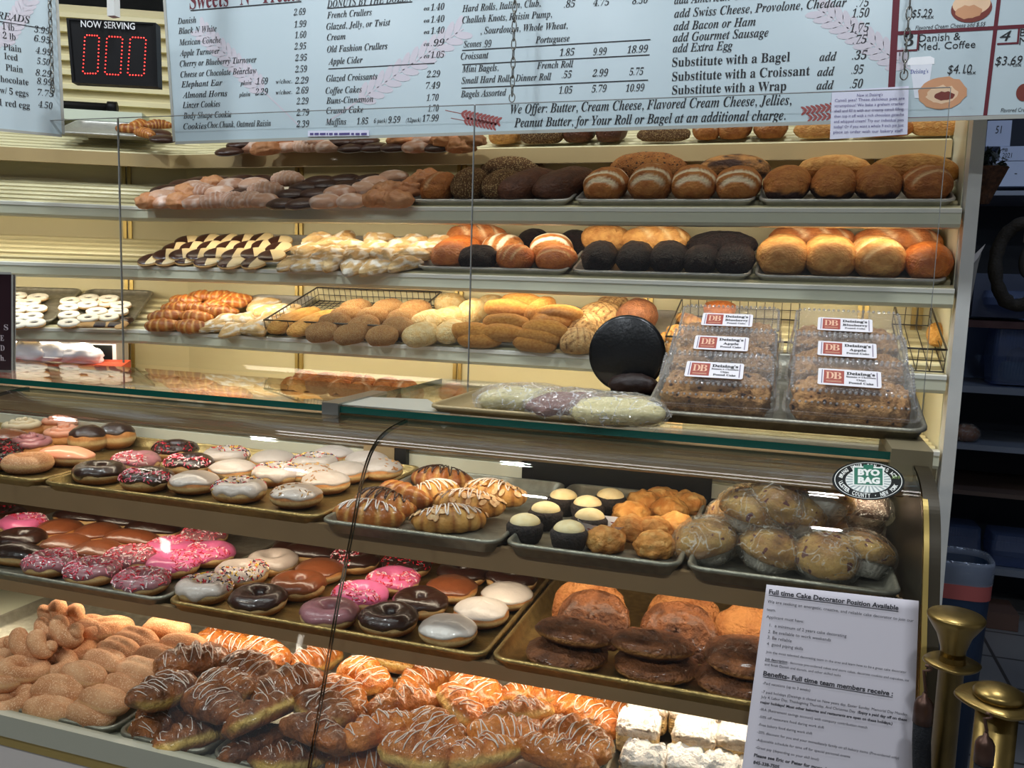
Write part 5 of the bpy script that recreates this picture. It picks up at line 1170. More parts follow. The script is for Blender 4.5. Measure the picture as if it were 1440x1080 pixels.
for row, L_ in (('front', [('cin', 40, 650), ('pb', 93, 642), ('dk', -4, 646)]), ('middle', [('sm', 43, 630), ('sp', 92, 616), ('chd', 8, 633)]), ('back', [('sc', 33, 606), ('sp', 82, 602), ('tall', 124, 618), ('tall', 163, 614), ('mk', 8, 616)])):
    for i, (k, x, y) in enumerate(L_): dn(k, x, y, Z1, row + ' row, far fancy donut tray', i, yaw=.15 if k == 'pb' else None)
for row, L_ in (('front', [('ch', 140, 664), ('chs', 207, 674), ('w', 273, 678), ('ws', 337, 689), ('wn', 417, 697)]), ('second', [('pm', 191, 650), ('chs', 266, 653), ('w', 327, 661), ('ws', 391, 667), ('wn', 458, 678)]),
                ('third', [('dk', 246, 633), ('ws', 318, 643), ('w', 384, 647), ('ws', 443, 652), ('w', 487, 664), ('wn', 438, 666)]), ('back', [('w', 470, 640), ('wn', 535, 660), ('w', 516, 648)])):
    for i, (k, x, y) in enumerate(L_): dn(k, x, y, Z1, row + ' row, wide glazed donut tray', i)
GP = 'iced croissants in the case'
for (x0, y0, x1, y1, pr, ds, lf) in ((455, 718, 575, 728, croissant(False, 1, 'white'), 'chocolate-drizzled croissant', 0), (490, 697, 580, 716, croissant(False, 2, 'dark'), 'dark-drizzled croissant', .012), (525, 683, 600, 705, croissant(False, 3, None), 'reddish glazed croissant', .016), (570, 668, 668, 676, croissant(False, 4, 'dark'), 'chocolate-striped croissant', .006),
                                 (580, 700, 645, 688, croissant(True, 2, 'white'), 'white-striped golden croissant', .012), (588, 732, 680, 728, almond(1), 'almond-covered croissant', 0), (615, 704, 700, 712, almond(2), 'almond-covered croissant', .012), (650, 686, 732, 700, almond(3), 'almond-covered croissant', .014)):
    flat(pr, (x0 + x1) / 2, (y0 + y1) / 2, Z1, .045, 'iced croissant tray', ds, 'croissant', GP, None, 1.2, lf, end=(x1, y1))
for row, L_ in (('front', [(738, 744), (800, 754)]), ('middle', [(767, 726), (829, 736)]), ('back', [(792, 707), (826, 717), (858, 706)])):
    for i, (x, y) in enumerate(L_): flat(cupcake(i), x, y, Z1, .048, row + ' row, cupcake tray', 'black crumb-coated cupcake, cream cap', 'cupcake', 'cream-capped cupcakes', i, .95)
for row, L_ in (('front', [(852, 757), (921, 764)]), ('middle', [(889, 742), (918, 744), (950, 738)]), ('back', [(888, 720), (905, 705), (942, 715), (968, 706), (932, 700)])):
    for i, (x, y) in enumerate(L_): flat(puff(i), x, y, Z1, .045, row + ' row, puff side of the cupcake tray', 'lumpy golden cream puff', 'pastry', 'cream puffs', None, 1.0, .006 if row == 'middle' else 0)
q = aZ(846, 766, Z1); mb = MB(); Vb = []
for k in range(25):
    a = 2 * math.pi * k / 24; Vb += [(.030 * math.cos(a), .022 * math.sin(a), 0), ((.046 + .003 * (k % 2)) * math.cos(a), (.034 + .003 * (k % 2)) * math.sin(a), .034)]
mb.add(Vb, [(2 * k, 2 * k + 2, 2 * k + 3, 2 * k + 1) for k in range(24)], 0, True)
o = obj('paper_boat', mb.mesh('paper_boat', [M_paper]), None, (q.x, q.y + .02, Z1 + .003)); tag(o, 'white paper boat with red lines among the golden puffs', 'paper cup')
rb = MB()
for z0_ in (.018, .023):
    t_ = z0_ / .034; rb.add([((.0305 + .017 * t_) * math.cos(a), (.0225 + .0125 * t_) * math.sin(a), z0_ + dz) for a in [2 * math.pi * k / 32 for k in range(32)] for dz in (0, .002)], [(2 * k, (2 * k + 2) % 64, (2 * k + 3) % 64, 2 * k + 1) for k in range(32)], 0, True)
obj('printed_lines', rb.mesh('printed_lines', [mat('red_print', (150, 40, 60), .6)]), o)
for row, lf, L_ in (('front', 0., [(1000, 764, 0), (1075, 774, 0), (1160, 784, 0), (1238, 790, 0)]), ('second', .012, [(1030, 738, 0), (1098, 748, 0), (1172, 745, 0), (1252, 752, 1)]), ('third', .05, [(1050, 722, 0), (1112, 726, 0), (1240, 722, 1)]), ('top', .075, [(1080, 702, 0), (1150, 706, 0)])):
    for i, (x, y, dk) in enumerate(L_): flat(muffin(dk, (i + len(row)) % 3), x, y, Z1, .06, row + ' row of the muffin tray', ('dark seeded muffin' if dk else 'golden muffin') + ' in cling film', 'muffin', 'film-wrapped muffins', None, 1.14, lf, R(rnd.uniform(-24, -8)) if row in ('front', 'second') else R(-35 if row == 'top' else -10))
for row, L_ in (('front', [('rs', 72, 792), ('rs', 130, 804), ('rs', 200, 818)]), ('second', [('cb', 24, 780), ('mk', 92, 767), ('mk', 136, 776), ('rs', 185, 785), ('pr', 244, 794)]), ('third', [('ch', 30, 759), ('mk', 84, 745), ('mk', 138, 750), ('mb', 186, 760), ('pr', 240, 773), ('pr', 295, 779)]), ('back', [('pr', 33, 738), ('cb', 172, 734), ('cb', 112, 728), ('rs', 287, 754), ('dk', 4, 728), ('cb', 215, 745)])):
    for i, (k, x, y) in enumerate(L_): dn(k, x, y, Z2, row + ' row, pink-sprinkled donut tray', i, yaw=.1 if k in ('cb', 'mb') else None)
for row, L_ in (('front', [('ws', 288, 828), ('ch', 363, 844), ('pd', 463, 863), ('ch', 547, 871), ('wh', 630, 886)]), ('second', [('ws', 340, 806), ('mr', 420, 823), ('pr', 507, 838), ('ch', 590, 848), ('wf', 677, 861)]), ('third', [('gr', 384, 791), ('mk', 450, 803), ('pr', 553, 817), ('mk', 635, 828), ('wh', 713, 838)]), ('back', [('cb', 433, 779), ('chs', 500, 788), ('chd', 573, 794), ('ch', 650, 806), ('ch', 720, 814), ('cb', 405, 770)])):
    for i, (k, x, y) in enumerate(L_): dn(k, x, y, Z2, row + ' row, chocolate-white donut tray', i)
GE = 'elephant ears'
for (x, y, lf, rx, pl, row, ds) in ((797, 917, 0, 0, 0, 'pile at the donut end', 'dark sugared elephant ear lying flat'), (809, 888, .03, -8, 0, 'pile at the donut end', 'dark sugared elephant ear resting on another'), (836, 868, .02, 50, 0, 'pile at the donut end', 'brown elephant ear leaning on edge'), (830, 850, .025, 62, 1, 'pile at the donut end', 'light tan elephant ear leaning behind'),
                                   (922, 934, 0, 0, 0, 'middle pile', 'dark sugared elephant ear lying flat'), (917, 905, .03, -8, 0, 'middle pile', 'dark sugared elephant ear resting on another'), (955, 885, .02, 50, 0, 'middle pile', 'brown elephant ear leaning on edge'), (963, 866, .025, 62, 1, 'middle pile', 'light tan elephant ear leaning behind'),
                                   (1040, 956, 0, 0, 0, 'pile behind the job notice', 'dark elephant ear lying flat'), (1052, 922, .035, 6, 0, 'pile behind the job notice', 'brown elephant ear resting on another'), (1056, 890, .02, 55, 1, 'pile behind the job notice', 'light elephant ear leaning behind')):
    flat(ear(int(x) % 3, bool(pl)), x, y, Z2, .035, row, ds, 'pastry', GE, rnd.uniform(-.2, .2), 1.02, lf, R(rx))
# bottom deck
for row, L_ in (('twisted pile by the far glass', [(0, 895, 85, 921, .05), (33, 876, 132, 903, .06), (44, 856, 135, 876, .055)]),):
    for i, (x0, y0, x1, y1, lf) in enumerate(L_): flat(twist(i), (x0 + x1) / 2, (y0 + y1) / 2, Z3, .045, row, 'long sugared braided twist', 'donut', 'sugared twists', None, .80, lf, sy=1.05, sz=1.05, end=(x1, y1))
for row, lf, L_ in (('front row of the sugared stick pile', .0, [(42, 990, 100, 1003), (94, 990, 166, 1016)]), ('second row of the sugared stick pile', .018, [(52, 962, 118, 974), (112, 974, 178, 999), (146, 955, 204, 979)]), ('third row of the sugared stick pile', .03, [(86, 940, 146, 962), (118, 921, 176, 943), (172, 935, 228, 951)]),
                    ('fourth row of the sugared stick pile', .036, [(140, 904, 198, 925), (197, 918, 244, 935)]), ('back row of the sugared stick pile', .042, [(130, 886, 174, 880), (166, 890, 224, 908), (205, 880, 266, 888), (226, 904, 288, 913), (108, 876, 160, 890)])):
    for i, (x0, y0, x1, y1) in enumerate(L_): flat(stick(i % 3), (x0 + x1) / 2, (y0 + y1) / 2, Z3, .045, row, 'sugared stick donut', 'donut', 'sugared stick donuts', None, .88, lf, sy=1.0, sz=1.0, end=(x1, y1), rx=rnd.uniform(-.3, .3))
for i, (x, y, lf) in enumerate([(30, 942, .03), (17, 985, .0), (0, 958, .02), (72, 934, .02), (10, 914, .03), (104, 914, .02), (-20, 985, 0), (-25, 940, .02)]): flat(ring('sugar', None, False, i % 3), x, y, Z3, .04, 'sugared pile by the far glass', 'cinnamon sugar ring donut', 'donut', 'sugared ring donuts', None, .95, lf, rx=-.2)
DC = [('lowest', .0, 'brown', [(192, 1032, 267, 983), (226, 1048, 314, 1028), (317, 1069, 411, 1030), (361, 1077, 464, 1058), (280, 1010, 335, 985)]), ('lowest', .0, 'orange', [(478, 1074, 561, 1068), (530, 927, 578, 938), (300, 894, 345, 892), (411, 935, 467, 919), (564, 969, 628, 944), (841, 984, 885, 1000), (600, 1060, 660, 1040), (690, 1010, 740, 985), (470, 1030, 540, 1010)]),
      ('middle', .026, 'orange', [(278, 908, 350, 913), (342, 897, 405, 935), (436, 947, 519, 1008), (478, 922, 550, 974), (525, 999, 614, 980), (611, 958, 675, 1024), (644, 947, 700, 991), (713, 980, 791, 972), (777, 986, 869, 1024)]),
      ('upper', .050, 'brown', [(228, 933, 313, 920), (275, 944, 364, 983), (314, 924, 389, 958), (186, 994, 271, 944), (258, 960, 339, 1013), (333, 1022, 410, 985), (369, 972, 436, 950), (414, 969, 494, 1024), (392, 1013, 486, 1052)]),
      ('upper', .050, 'orange', [(494, 1038, 578, 1016), (539, 1041, 630, 1074), (575, 999, 655, 1058), (683, 1016, 777, 999), (761, 1016, 858, 1058), (668, 1036, 755, 1027), (733, 1049, 824, 1074), (640, 1072, 725, 1050)])]
for lay, lf, kd, L_ in DC:
    for i, (x0, y0, x1, y1) in enumerate(L_):
        flat(claw(kd, i % 4), (x0 + x1) / 2, (y0 + y1) / 2, Z3, .045, lay + ' layer of the drizzled pile', 'brown drizzled bear claw' if kd == 'brown' else 'orange-glazed drizzled bear claw', 'pastry', 'drizzled bear claws', None, .82, lf, sy=.92, sz=1.0, end=(x1, y1), rx=R(rnd.uniform(-36, 20)), ry=R(rnd.uniform(-6, 6)))
for row, lf, L_ in (('front', 0., [(905, 1075), (968, 1080), (1022, 1086)]), ('second', .02, [(898, 1028), (978, 1038), (1040, 1046)]), ('back', .02, [(912, 1000), (972, 1008), (1030, 1016)])):
    for i, (x, y) in enumerate(L_): flat(crumbcake(i), x, y, Z3, .055, row + ' row, crumb cake pan', 'square crumb cake dusted white', 'cake', 'crumb cake squares', rnd.uniform(-.08, .08), .98, lf)

# ------------------------------------------------------------------ on the case top
ZT = 1.2328
x0, x1 = aY(905, 590, 1.47).x, aY(1306, 606, 1.47).x
TL = R(12); PB = Matrix.Translation(((x0 + x1) / 2, 1.465, ZT + .002)) @ Matrix.Rotation(TL, 4, 'X')
wp = x1 - x0
tray('grey sheet pan carrying the boxed pound cakes on the case top', PB @ Matrix.Translation((0, .20, 0)), wp, .40, M_aludark, h=.022)
o = obj('support_block', MB().box((x0 + .03, 1.80, ZT), (x1 - .03, 1.835, ZT + .068)).mesh('support_block', [M_dark])); tag(o, 'dark block propping up the back of the pound cake pan', 'block')
def rrect(w, d, r, z, n=6, rib=0, zf=None, yo=0):
    L = []; q = 4 * (n + 1)
    pts = []
    for cx, cy, a0 in ((w / 2 - r, d / 2 - r, 0), (-w / 2 + r, d / 2 - r, 90), (-w / 2 + r, -d / 2 + r, 180), (w / 2 - r, -d / 2 + r, 270)):
        for k in range(n + 1): a = R(a0 + 90 * k / n); pts.append(Vector((cx + r * math.cos(a), cy + r * math.sin(a), 0)))
    # even resampling
    per = [0]; 
    for a, b in zip(pts, pts[1:] + pts[:1]): per.append(per[-1] + (b - a).length)
    N = 120
    for k in range(N):
        s = per[-1] * k / N; i = max(j for j in range(len(pts)) if per[j] <= s); a, b = pts[i], pts[(i + 1) % len(pts)]; p = a + (b - a) * ((s - per[i]) / max(per[i + 1] - per[i], 1e-9))
        if rib: p = p * (1 + rib * (1 if k % 2 else -1))
        L.append((p.x, p.y + yo, z if zf is None else zf(p.y)))
    return L
def loops(Ls, capb=True, capt=True):
    k = len(Ls[0]); V = [p for L in Ls for p in L]; F = [(i * k + j, i * k + (j + 1) % k, (i + 1) * k + (j + 1) % k, (i + 1) * k + j) for i in range(len(Ls) - 1) for j in range(k)]
    if capb: F.append(tuple(reversed(range(k))))
    if capt: F.append(tuple((len(Ls) - 1) * k + j for j in range(k)))
    return V, F
bw, bd = wp / 2 - .012, .122
Hf = lambda y: .080 + .27 * y
def pound(label, M, flavor, sd):
    e = empty('boxed_pound_cake', (0, 0, 0), label, 'boxed cake', 'boxed pound cakes'); e.matrix_world = M
    V, F = loops([rrect(bw - .03, bd - .03, .012, .001), rrect(bw - .02, bd - .02, .014, .006, rib=.006), rrect(bw - .012, bd - .012, .016, .026, rib=.006), rrect(bw, bd, .018, .027), rrect(bw, bd, .018, .029)], True, False)
    obj('base_tray', build('base_tray', V, F, [M_pet], smooth=False), e)
    V, F = loops([rrect(bw, bd, .018, .030), rrect(bw - .010, bd - .010, .016, .031), rrect(bw - .014, bd - .014, .016, .046, rib=.005), rrect(bw - .022, bd - .020, .016, 0, rib=.005, zf=lambda y: Hf(y) - .006), rrect(bw - .030, bd - .028, .014, 0, zf=Hf), rrect(bw - .04, bd - .036, .012, 0, zf=lambda y: Hf(y) - .001)], False, True)
    mb = MB(); mb.add(V, F, 0, False)
    for L, rr_ in ((rrect(bw - .026, bd - .024, .015, 0, zf=lambda y: Hf(y) - .001), .0030), (rrect(bw - .016, bd - .015, .016, .047), .0024)):
        for k in range(0, 120, 2):
            c = Vector(L[k]); q = [c + Vector((rr_ * math.cos(b) * math.cos(a), rr_ * math.cos(b) * math.sin(a), rr_ * math.sin(b))) for b in (-1.2, -.4, .4, 1.2) for a in [2 * math.pi * i / 6 for i in range(6)]]
            mb.add(q, [(j * 6 + i, j * 6 + (i + 1) % 6, (j + 1) * 6 + (i + 1) % 6, (j + 1) * 6 + i) for j in range(3) for i in range(6)] + [(18, 19, 20, 21, 22, 23)], 1, True)
    obj('lid', mb.mesh('lid', [M_pet, clear('bead_plastic', (240, 240, 240), 1.9, .05, haze=.22)]), e)
    def d(p, q):
        q.z += max(0, p.z) * (.20 * q.y + .008 * n3(q, 70, sd) + .005 * n3(q, 160, sd)); q += Vector((p.x, p.y, 0)) * (.006 * n3(q, 75, sd) + .003 * n3(q, 170, sd)); return q
    obj('crumb_cake_loaf', blob('crumb_cake_loaf', (bw / 2 - .014, bd / 2 - .013, .031), [B_crumb], 90, 36, e=.35, ez=.55, cut=.80, disp=d, sd=sd), e, (0, 0, .004))
    # sticker on the sloping top
    sl = math.atan(.27); u = Vector((1, 0, 0)); v = Vector((0, math.cos(sl), math.sin(sl))); nn = u.cross(v); c = Vector((-.004, -.010, Hf(-.010) + .0018)); sw, sh = .098, .050
    mb = MB(); pts = []
    for cx, cy, a0 in ((1, 1, 0), (-1, 1, 90), (-1, -1, 180), (1, -1, 270)):
        for k in range(5): a = R(a0 + 22.5 * k); pts.append(c + u * (cx * (sw / 2 - .004) + .004 * math.cos(a)) + v * (cy * (sh / 2 - .004) + .004 * math.sin(a)))
    mb.add(pts + [p - nn * .0006 for p in pts], [tuple(range(20))] + [(i, i + 20, (i + 1) % 20 + 20, (i + 1) % 20) for i in range(20)])
    st = obj('sticker', mb.mesh('sticker', [M_paper]), e, None, 'white sticker with red square emblem')
    W2 = MB()
    def T(s, x, y, w, cap, mi=0, off=0): text(W2, s, c + u * (x - sw / 2) + v * (y - sh / 2), u, v, w, cap, 'b', mi, 0, nn, .0006, off)
    def Q(xa, ya, xb, yb, mi, l=.0003): W2.add([c + u * (X - sw / 2) + v * (Y - sh / 2) + nn * l for X, Y in ((xa, ya), (xb, ya), (xb, yb), (xa, yb))], [(0, 1, 2, 3)], mi)
    Q(.009, .005, .041, .045, 1); Q(.0055, .004, .007, .046, 2); Q(.091, .004, .0925, .046, 2); Q(.013, .0115, .037, .0125, 3, .0006); Q(.013, .009, .037, .010, 3, .0006)
    T('D', .012, .018, .013, .022, 3); T('B', .024, .018, .013, .022, 3)
    T("Deising's", .0445, .034, .044, .0085, 0, .02)
    L_ = {'banana': [('Banana w Chocolate', .026, .046, .0045), ('Chips', .017, .014, .0045), ('Pound Cake', .007, .038, .0055)], 'apple': [('Apple', .020, .028, .0075), ('Pound Cake', .009, .038, .0055)], 'blueberry': [('Blueberry', .020, .044, .0075), ('Pound Cake', .009, .036, .005)]}[flavor]
    for s, y, w, cap in L_: T(s, .067 - w / 2, y, w, cap, 0, .015)
    obj('lettering', W2.mesh('lettering', [M_ink, mat('emblem_red', (158, 66, 54), .5), mat('purple_rule', (110, 96, 120), .5), mat('emblem_line', (226, 180, 150), .5)]), st)
for r_, (nm, fl) in enumerate((('front', 'banana'), ('middle', 'apple'), ('back', 'blueberry'))):
    for i, sx in enumerate((-1, 1)):
        pound('boxed crumb pound cake in clear plastic, %s row, %s side of the pan' % (nm, ('disc', 'post')[i]), PB @ Matrix.Translation((sx * (bw / 2 + .003), .075 + r_ * .125, .004 + .014 * r_)) @ Matrix.Rotation(R(-1.5 if i else 1), 4, 'Z'), fl, r_ * 2 + i)
# wrapped loaves in a deeper pan
x0, x1 = aY(604, 578, 1.40).x, x0 - .004
tray('deep tan pan of three film-wrapped loaves on the case top', Matrix.Translation(((x0 + x1) / 2, 1.386 + .165, ZT + .001)), x1 - x0, .33, mat('tan_pan', (168, 148, 106), .45, metal=.3, noise_amt=.15, nscale=20), h=.013)
for i, (x, y, w, yaw, m_, ds) in enumerate(((742, 556, 150, .30, 'pale', 'pale loaf wrapped in shiny film beside the metal sheet'), (806, 563, 136, .34, 'mauve', 'mauve-brown loaf wrapped in film, middle of three'), (868, 570, 140, .24, 'pale', 'pale loaf wrapped in film beside the pound cakes'))):
    q = aZ(x, y, ZT + .035); q.z = ZT + .006; k_ = depth(q) / FPX; a = w * k_ / 2
    e = empty('wrapped_loaf', q, ds, 'bread', 'film-wrapped loaves', yaw)
    mm = bread('wrapped_pale_loaf', (214, 204, 156), (200, 186, 132), (226, 220, 190), .6) if m_ == 'pale' else bread('wrapped_mauve_loaf', (150, 116, 110), (116, 84, 76), (186, 160, 160), .6)
    obj('loaf', blob('loaf', (a * .93, .050, .025), [mm], 56, 24, sd=i, amp=.12, freq=28, cut=.7, e=.6), e)
    def d(p, q_): q_ *= 1 + .07 * n3(p, 4, i + 4) + .08 * (.35 - abs(n3(p, 5, i))) + .02 * n3(p, 15, i); return q_
    obj('cling_film', blob('cling_film', (a * 1.02, .058, .031), [clear('bread_wrap', (252, 252, 250), 1.9, .06, haze=.05, bump=1.0, bscale=45, crease_glint=.6, cscale=22)], 96, 48, sd=i, cut=.68, e=.55, disp=d), e, (0, 0, -.001)); fm_ = e.children[0].data if e.children[0].name.startswith('cling') else e.children[1].data; fm_.polygons.foreach_set('use_smooth', [False] * len(fm_.polygons))
# the black disc and the dark loaf before it
c = aY(880, 498, 1.85); rr_ = 55 * depth(c) / FPX
e = empty('round_platter', (c.x, 1.86, ZT), 'large black round platter standing upright on the case top by the pound cakes', 'platter')
mb = MB(); mb.lathe([(.001, 0), (rr_ * .90, 0), (rr_ * .97, -.004), (rr_, -.004), (rr_ * .985, .002), (rr_ * .9, .005), (.001, .006)], 64)
o = obj('disc', mb.mesh('disc', [mat('black_disc', (14, 15, 17), .28, noise_amt=.4, nscale=30, bump=.2, bscale=90)]), e); o.rotation_euler = (R(86), 0, 0); o.location = (0, 0, c.z - ZT)
mb = MB().box((-.03, -.012, 0), (.03, .03, .012)); obj('foot', mb.mesh('foot', [M_black]), e); 
if c.z - ZT - rr_ > .012: obj('stem', MB().box((-.012, 0, .01), (.012, .012, c.z - ZT - rr_ * .8)).mesh('stem', [M_black]), e)
q = aY(890, 540, 1.79); o = obj('chocolate_loaf', blob('chocolate_loaf', (.055, .032, .026), [B_pump], 48, 20, amp=.06, freq=60, cut=.7), None, (q.x, 1.80, q.z - .022)); tag(o, 'dark chocolate loaf lying at the foot of the black platter', 'cake')
if q.z - .022 > ZT + .004:
    o2 = obj('cake_stand', MB().lathe([(.05, 0), (.048, .004), (.012, .008), (.012, q.z - .022 - ZT - .006), (.056, q.z - .022 - ZT - .003), (.056, q.z - .022 - ZT)], 32).mesh('cake_stand', [M_black]), None, (q.x, 1.80, ZT)); tag(o2, 'small black stand under the dark chocolate loaf', 'cake stand')
# steel sheet between the divider and the loaf pan
pts = [aZ(x, y, ZT) for x, y in ((452, 577), (624, 586), (601, 563), (520, 560))]
mb = MB(); mb.add([(p.x, max(p.y, 1.395), ZT + .0006) for p in pts] + [(p.x, max(p.y, 1.395), ZT + .0026) for p in pts], [(4, 5, 6, 7), (3, 2, 1, 0), (0, 1, 5, 4), (1, 2, 6, 5), (2, 3, 7, 6), (3, 0, 4, 7)])
o = obj('metal_sheet', mb.mesh('metal_sheet', [mat('pale_sheet', (186, 188, 176), .35, metal=.3)])); tag(o, 'flat pale metal sheet lying on the glass beside the loaf pan', 'metal sheet')

# ------------------------------------------------------------------ stuck on the front glass
def on_glass(x, y, off=.0015):
    d = ray(x, y); best = None
    for a, b in zip(PR, PR[1:]):
        n = Vector((0, b.y - a.y, -(b.x - a.x)));  den = d.dot(n)
        if abs(den) < 1e-9: continue
        t = (Vector((0, a.x, a.y)) - CP).dot(n) / den; q = CP + d * t
        if min(a.y, b.y) - 1e-6 <= q.z <= max(a.y, b.y) + 1e-6 and t > 0: best = (q, n.normalized()); break
    if best is None: a, b = PR[-2], PR[-1]; n = Vector((0, b.y - a.y, -(b.x - a.x))); t = (Vector((0, a.x, a.y)) - CP).dot(n) / d.dot(n); best = (CP + d * t, n.normalized())
    q, n = best
    if n.y > 0: n = -n
    return q + n * off
class Glue:
    def __init__(s): s.mb = MB()
    def t(s, txt, x0, y0, x1, y1, h, mi=0, st='n', off=0, ital=0, lift=.0022):
        V, F = glyphs(txt, st, ital, off)
        if not V: return
        a = min(v.x for v in V); w = max(v.x for v in V) - a; L = math.hypot(x1 - x0, y1 - y0); ux, uy = (x1 - x0) / L, (y1 - y0) / L
        s.mb.add([on_glass(x0 + ux * (v.x - a) / w * L + uy * v.y / .7 * h, y0 + uy * (v.x - a) / w * L - ux * v.y / .7 * h, lift) for v in V], F, mi)
    def poly(s, pts, mi=0, lift=.0018): s.mb.add([on_glass(x, y, lift) for x, y in pts], [tuple(range(len(pts)))], mi)
    def rule(s, x0, y0, x1, y1, w=.7, mi=0): s.poly([(x0, y0 + w), (x1, y1 + w), (x1, y1), (x0, y0)], mi, .0022)
# job notice
C_ = [(1078, 822), (1292, 845), (1281, 1150), (1034, 1150)]
nu, nv = 10, 22; V = []
for j in range(nv + 1):
    for i in range(nu + 1):
        s, t = i / nu, j / nv; x = (C_[0][0] * (1 - s) + C_[1][0] * s) * (1 - t) + (C_[3][0] * (1 - s) + C_[2][0] * s) * t; y = (C_[0][1] * (1 - s) + C_[1][1] * s) * (1 - t) + (C_[3][1] * (1 - s) + C_[2][1] * s) * t
        V.append(on_glass(x, y, .0012))
F = [(j * (nu + 1) + i, (j + 1) * (nu + 1) + i, (j + 1) * (nu + 1) + i + 1, j * (nu + 1) + i + 1) for j in range(nv) for i in range(nu)]
jn = obj('job_notice', build('job_notice', V, F, [mat('notice_paper', (204, 198, 204), .7)])); tag(jn, 'white printed job notice taped to the curved glass at the post end', 'notice')
jn.modifiers.new('thickness', 'SOLIDIFY').thickness = .0006
K = Glue()
for s, a, b, c_, d_, h, bo in (('Full time Cake Decorator Position Available', 1081, 835, 1263, 858, 6.4, .03), ('We are seeking an energetic, creative, and reliable cake decorator to join our', 1079, 847.5, 1284, 875, 4.2, 0), ('team.', 1078, 859, 1091, 860.5, 4.2, 0), ('Applicant must have:', 1077.5, 869, 1130, 876, 4.2, 0),
        ('1.  a minimum of 2 years cake decorating', 1082, 881, 1190, 896.5, 4.4, 0), ('2. Be available to work weekends', 1080, 890, 1168, 902, 4.4, 0), ('3. Be reliable', 1079, 898, 1113, 903.5, 4.4, 0), ('4  good piping skills', 1078, 907, 1129, 914.5, 4.4, 0),
        ('Join the most talented decorating team in the area and learn how to be a great cake decorator', 1077, 918, 1274, 947, 3.5, 0), ('Job description', 1075.5, 928, 1107, 932.7, 3.5, .02), ('; decorate pre-ordered cakes and store cakes, decorate cookies and cupcakes, ice', 1108, 933, 1277.5, 958.5, 3.5, 0), ('and finish Danish and donuts, and other skilled tasks', 1075, 935.5, 1182, 951.5, 3.5, 0),
        ('Benefits- Full time team members receive :', 1073, 949.5, 1255, 978.5, 6.4, .03), ('-Paid vacations (up to 3 weeks)', 1072.5, 962, 1139, 972.5, 4, 0), ('-7 paid holidays (Deisings is closed on New years day, Easter Sunday, Memorial Day Monday,', 1071, 974, 1276, 1006.5, 3.8, 0), ('July 4, Labor Day, Thanksgiving Thursday, And Christmas Day. (', 1070, 981, 1206.5, 1003, 3.8, 0),
        ('Enjoy a paid day off on these', 1207, 1003, 1275, 1014, 3.8, .03), ('major holidays! Most other bakeries and restaurants are open on these holidays.)', 1069, 988.5, 1254.5, 1019, 3.8, .03), ('-IRA (Retirement savings account) with company contribution match', 1068, 998.5, 1219, 1024.5, 3.8, 0), ('-50% off restaurant food during work shift', 1067, 1009, 1158.5, 1024.5, 3.8, 0),
        ('-Free bakery food during work shift', 1066, 1020, 1142, 1033, 3.8, 0), ('-20% discount for you and your immediately family on all bakery items (Pre-ordered only)', 1064.5, 1030.5, 1263.5, 1067.5, 3.8, 0), ('-Adjustable schedule for time off for special personal events', 1063, 1041.5, 1195, 1065.5, 3.8, 0), ('-Great pay (depending on your skill level)', 1062, 1052, 1151, 1069.5, 3.8, 0),
        ('Please see Eric or Peter for more details', 1060, 1063.5, 1176, 1086, 4.6, .03), ('845-338-7505', 1059, 1073.5, 1095.5, 1080.5, 4.6, .03)): K.t(s, a, b, c_, d_, h, 0, 'n', bo)
K.rule(1081, 836.5, 1263, 859.5, .9); K.rule(1073, 951, 1255, 980, .9); K.rule(1075.5, 929, 1107, 933.7, .5)
obj('lettering', K.mb.mesh('lettering', [mat('notice_ink', (46, 44, 50), .6)]), jn)
# oval sticker, laid in fine rings so that it follows the bent glass
cx, cy, rx, ry, tl = 1221, 677, 51, 27, .04
def ept(k, a): return (cx + rx * k * math.cos(a) - ry * k * math.sin(a) * tl, cy + ry * k * math.sin(a) + rx * k * math.cos(a) * tl)
def ann(g, k0, k1, mi, lift, a0=0, a1=2 * math.pi, n=64):
    m = max(1, int((k1 - k0) * 12)); V = [on_glass(*ept(k0 + (k1 - k0) * j / m, a0 + (a1 - a0) * i / n), lift) for j in range(m + 1) for i in range(n + 1)]
    g.mb.add(V, [(j * (n + 1) + i, (j + 1) * (n + 1) + i, (j + 1) * (n + 1) + i + 1, j * (n + 1) + i + 1) for j in range(m) for i in range(n)], mi)
def rect(g, x0, y0, x1, y1, mi, lift, n=8):
    V = [on_glass(x0 + (x1 - x0) * i / n, y0 + (y1 - y0) * j / n + .04 * (x0 + (x1 - x0) * i / n - cx), lift) for j in range(n + 1) for i in range(n + 1)]
    g.mb.add(V, [(j * (n + 1) + i, (j + 1) * (n + 1) + i, (j + 1) * (n + 1) + i + 1, j * (n + 1) + i + 1) for j in range(n) for i in range(n)], mi)
Kb = Glue(); ann(Kb, .001, 1, 0, .0012)
ov = obj('oval_sticker', Kb.mb.mesh('oval_sticker', [mat('sticker_black', (14, 18, 18), .6, spec=.2)])); tag(ov, 'black and green oval bag sticker on the upper curved glass', 'sticker')
K2 = Glue(); ann(K2, .915, .935, 1, .0015); ann(K2, .001, .63, 1, .0015)
for k in range(26): ann(K2, .3, .62, 3, .0018, 2 * math.pi * k / 26, 2 * math.pi * k / 26 + .10, 3)
rect(K2, 1199, 658, 1243, 685, 1, .0020); rect(K2, 1201, 660, 1241, 683.5, 2, .0022); rect(K2, 1214, 655.5, 1228, 660, 2, .0022)
for s, y in (('BYO', 670), ('BAG', 681)): K2.t(s, 1206, y, 1237, y + 1.2, 8, 1, 'n', .06, 0, .0026)
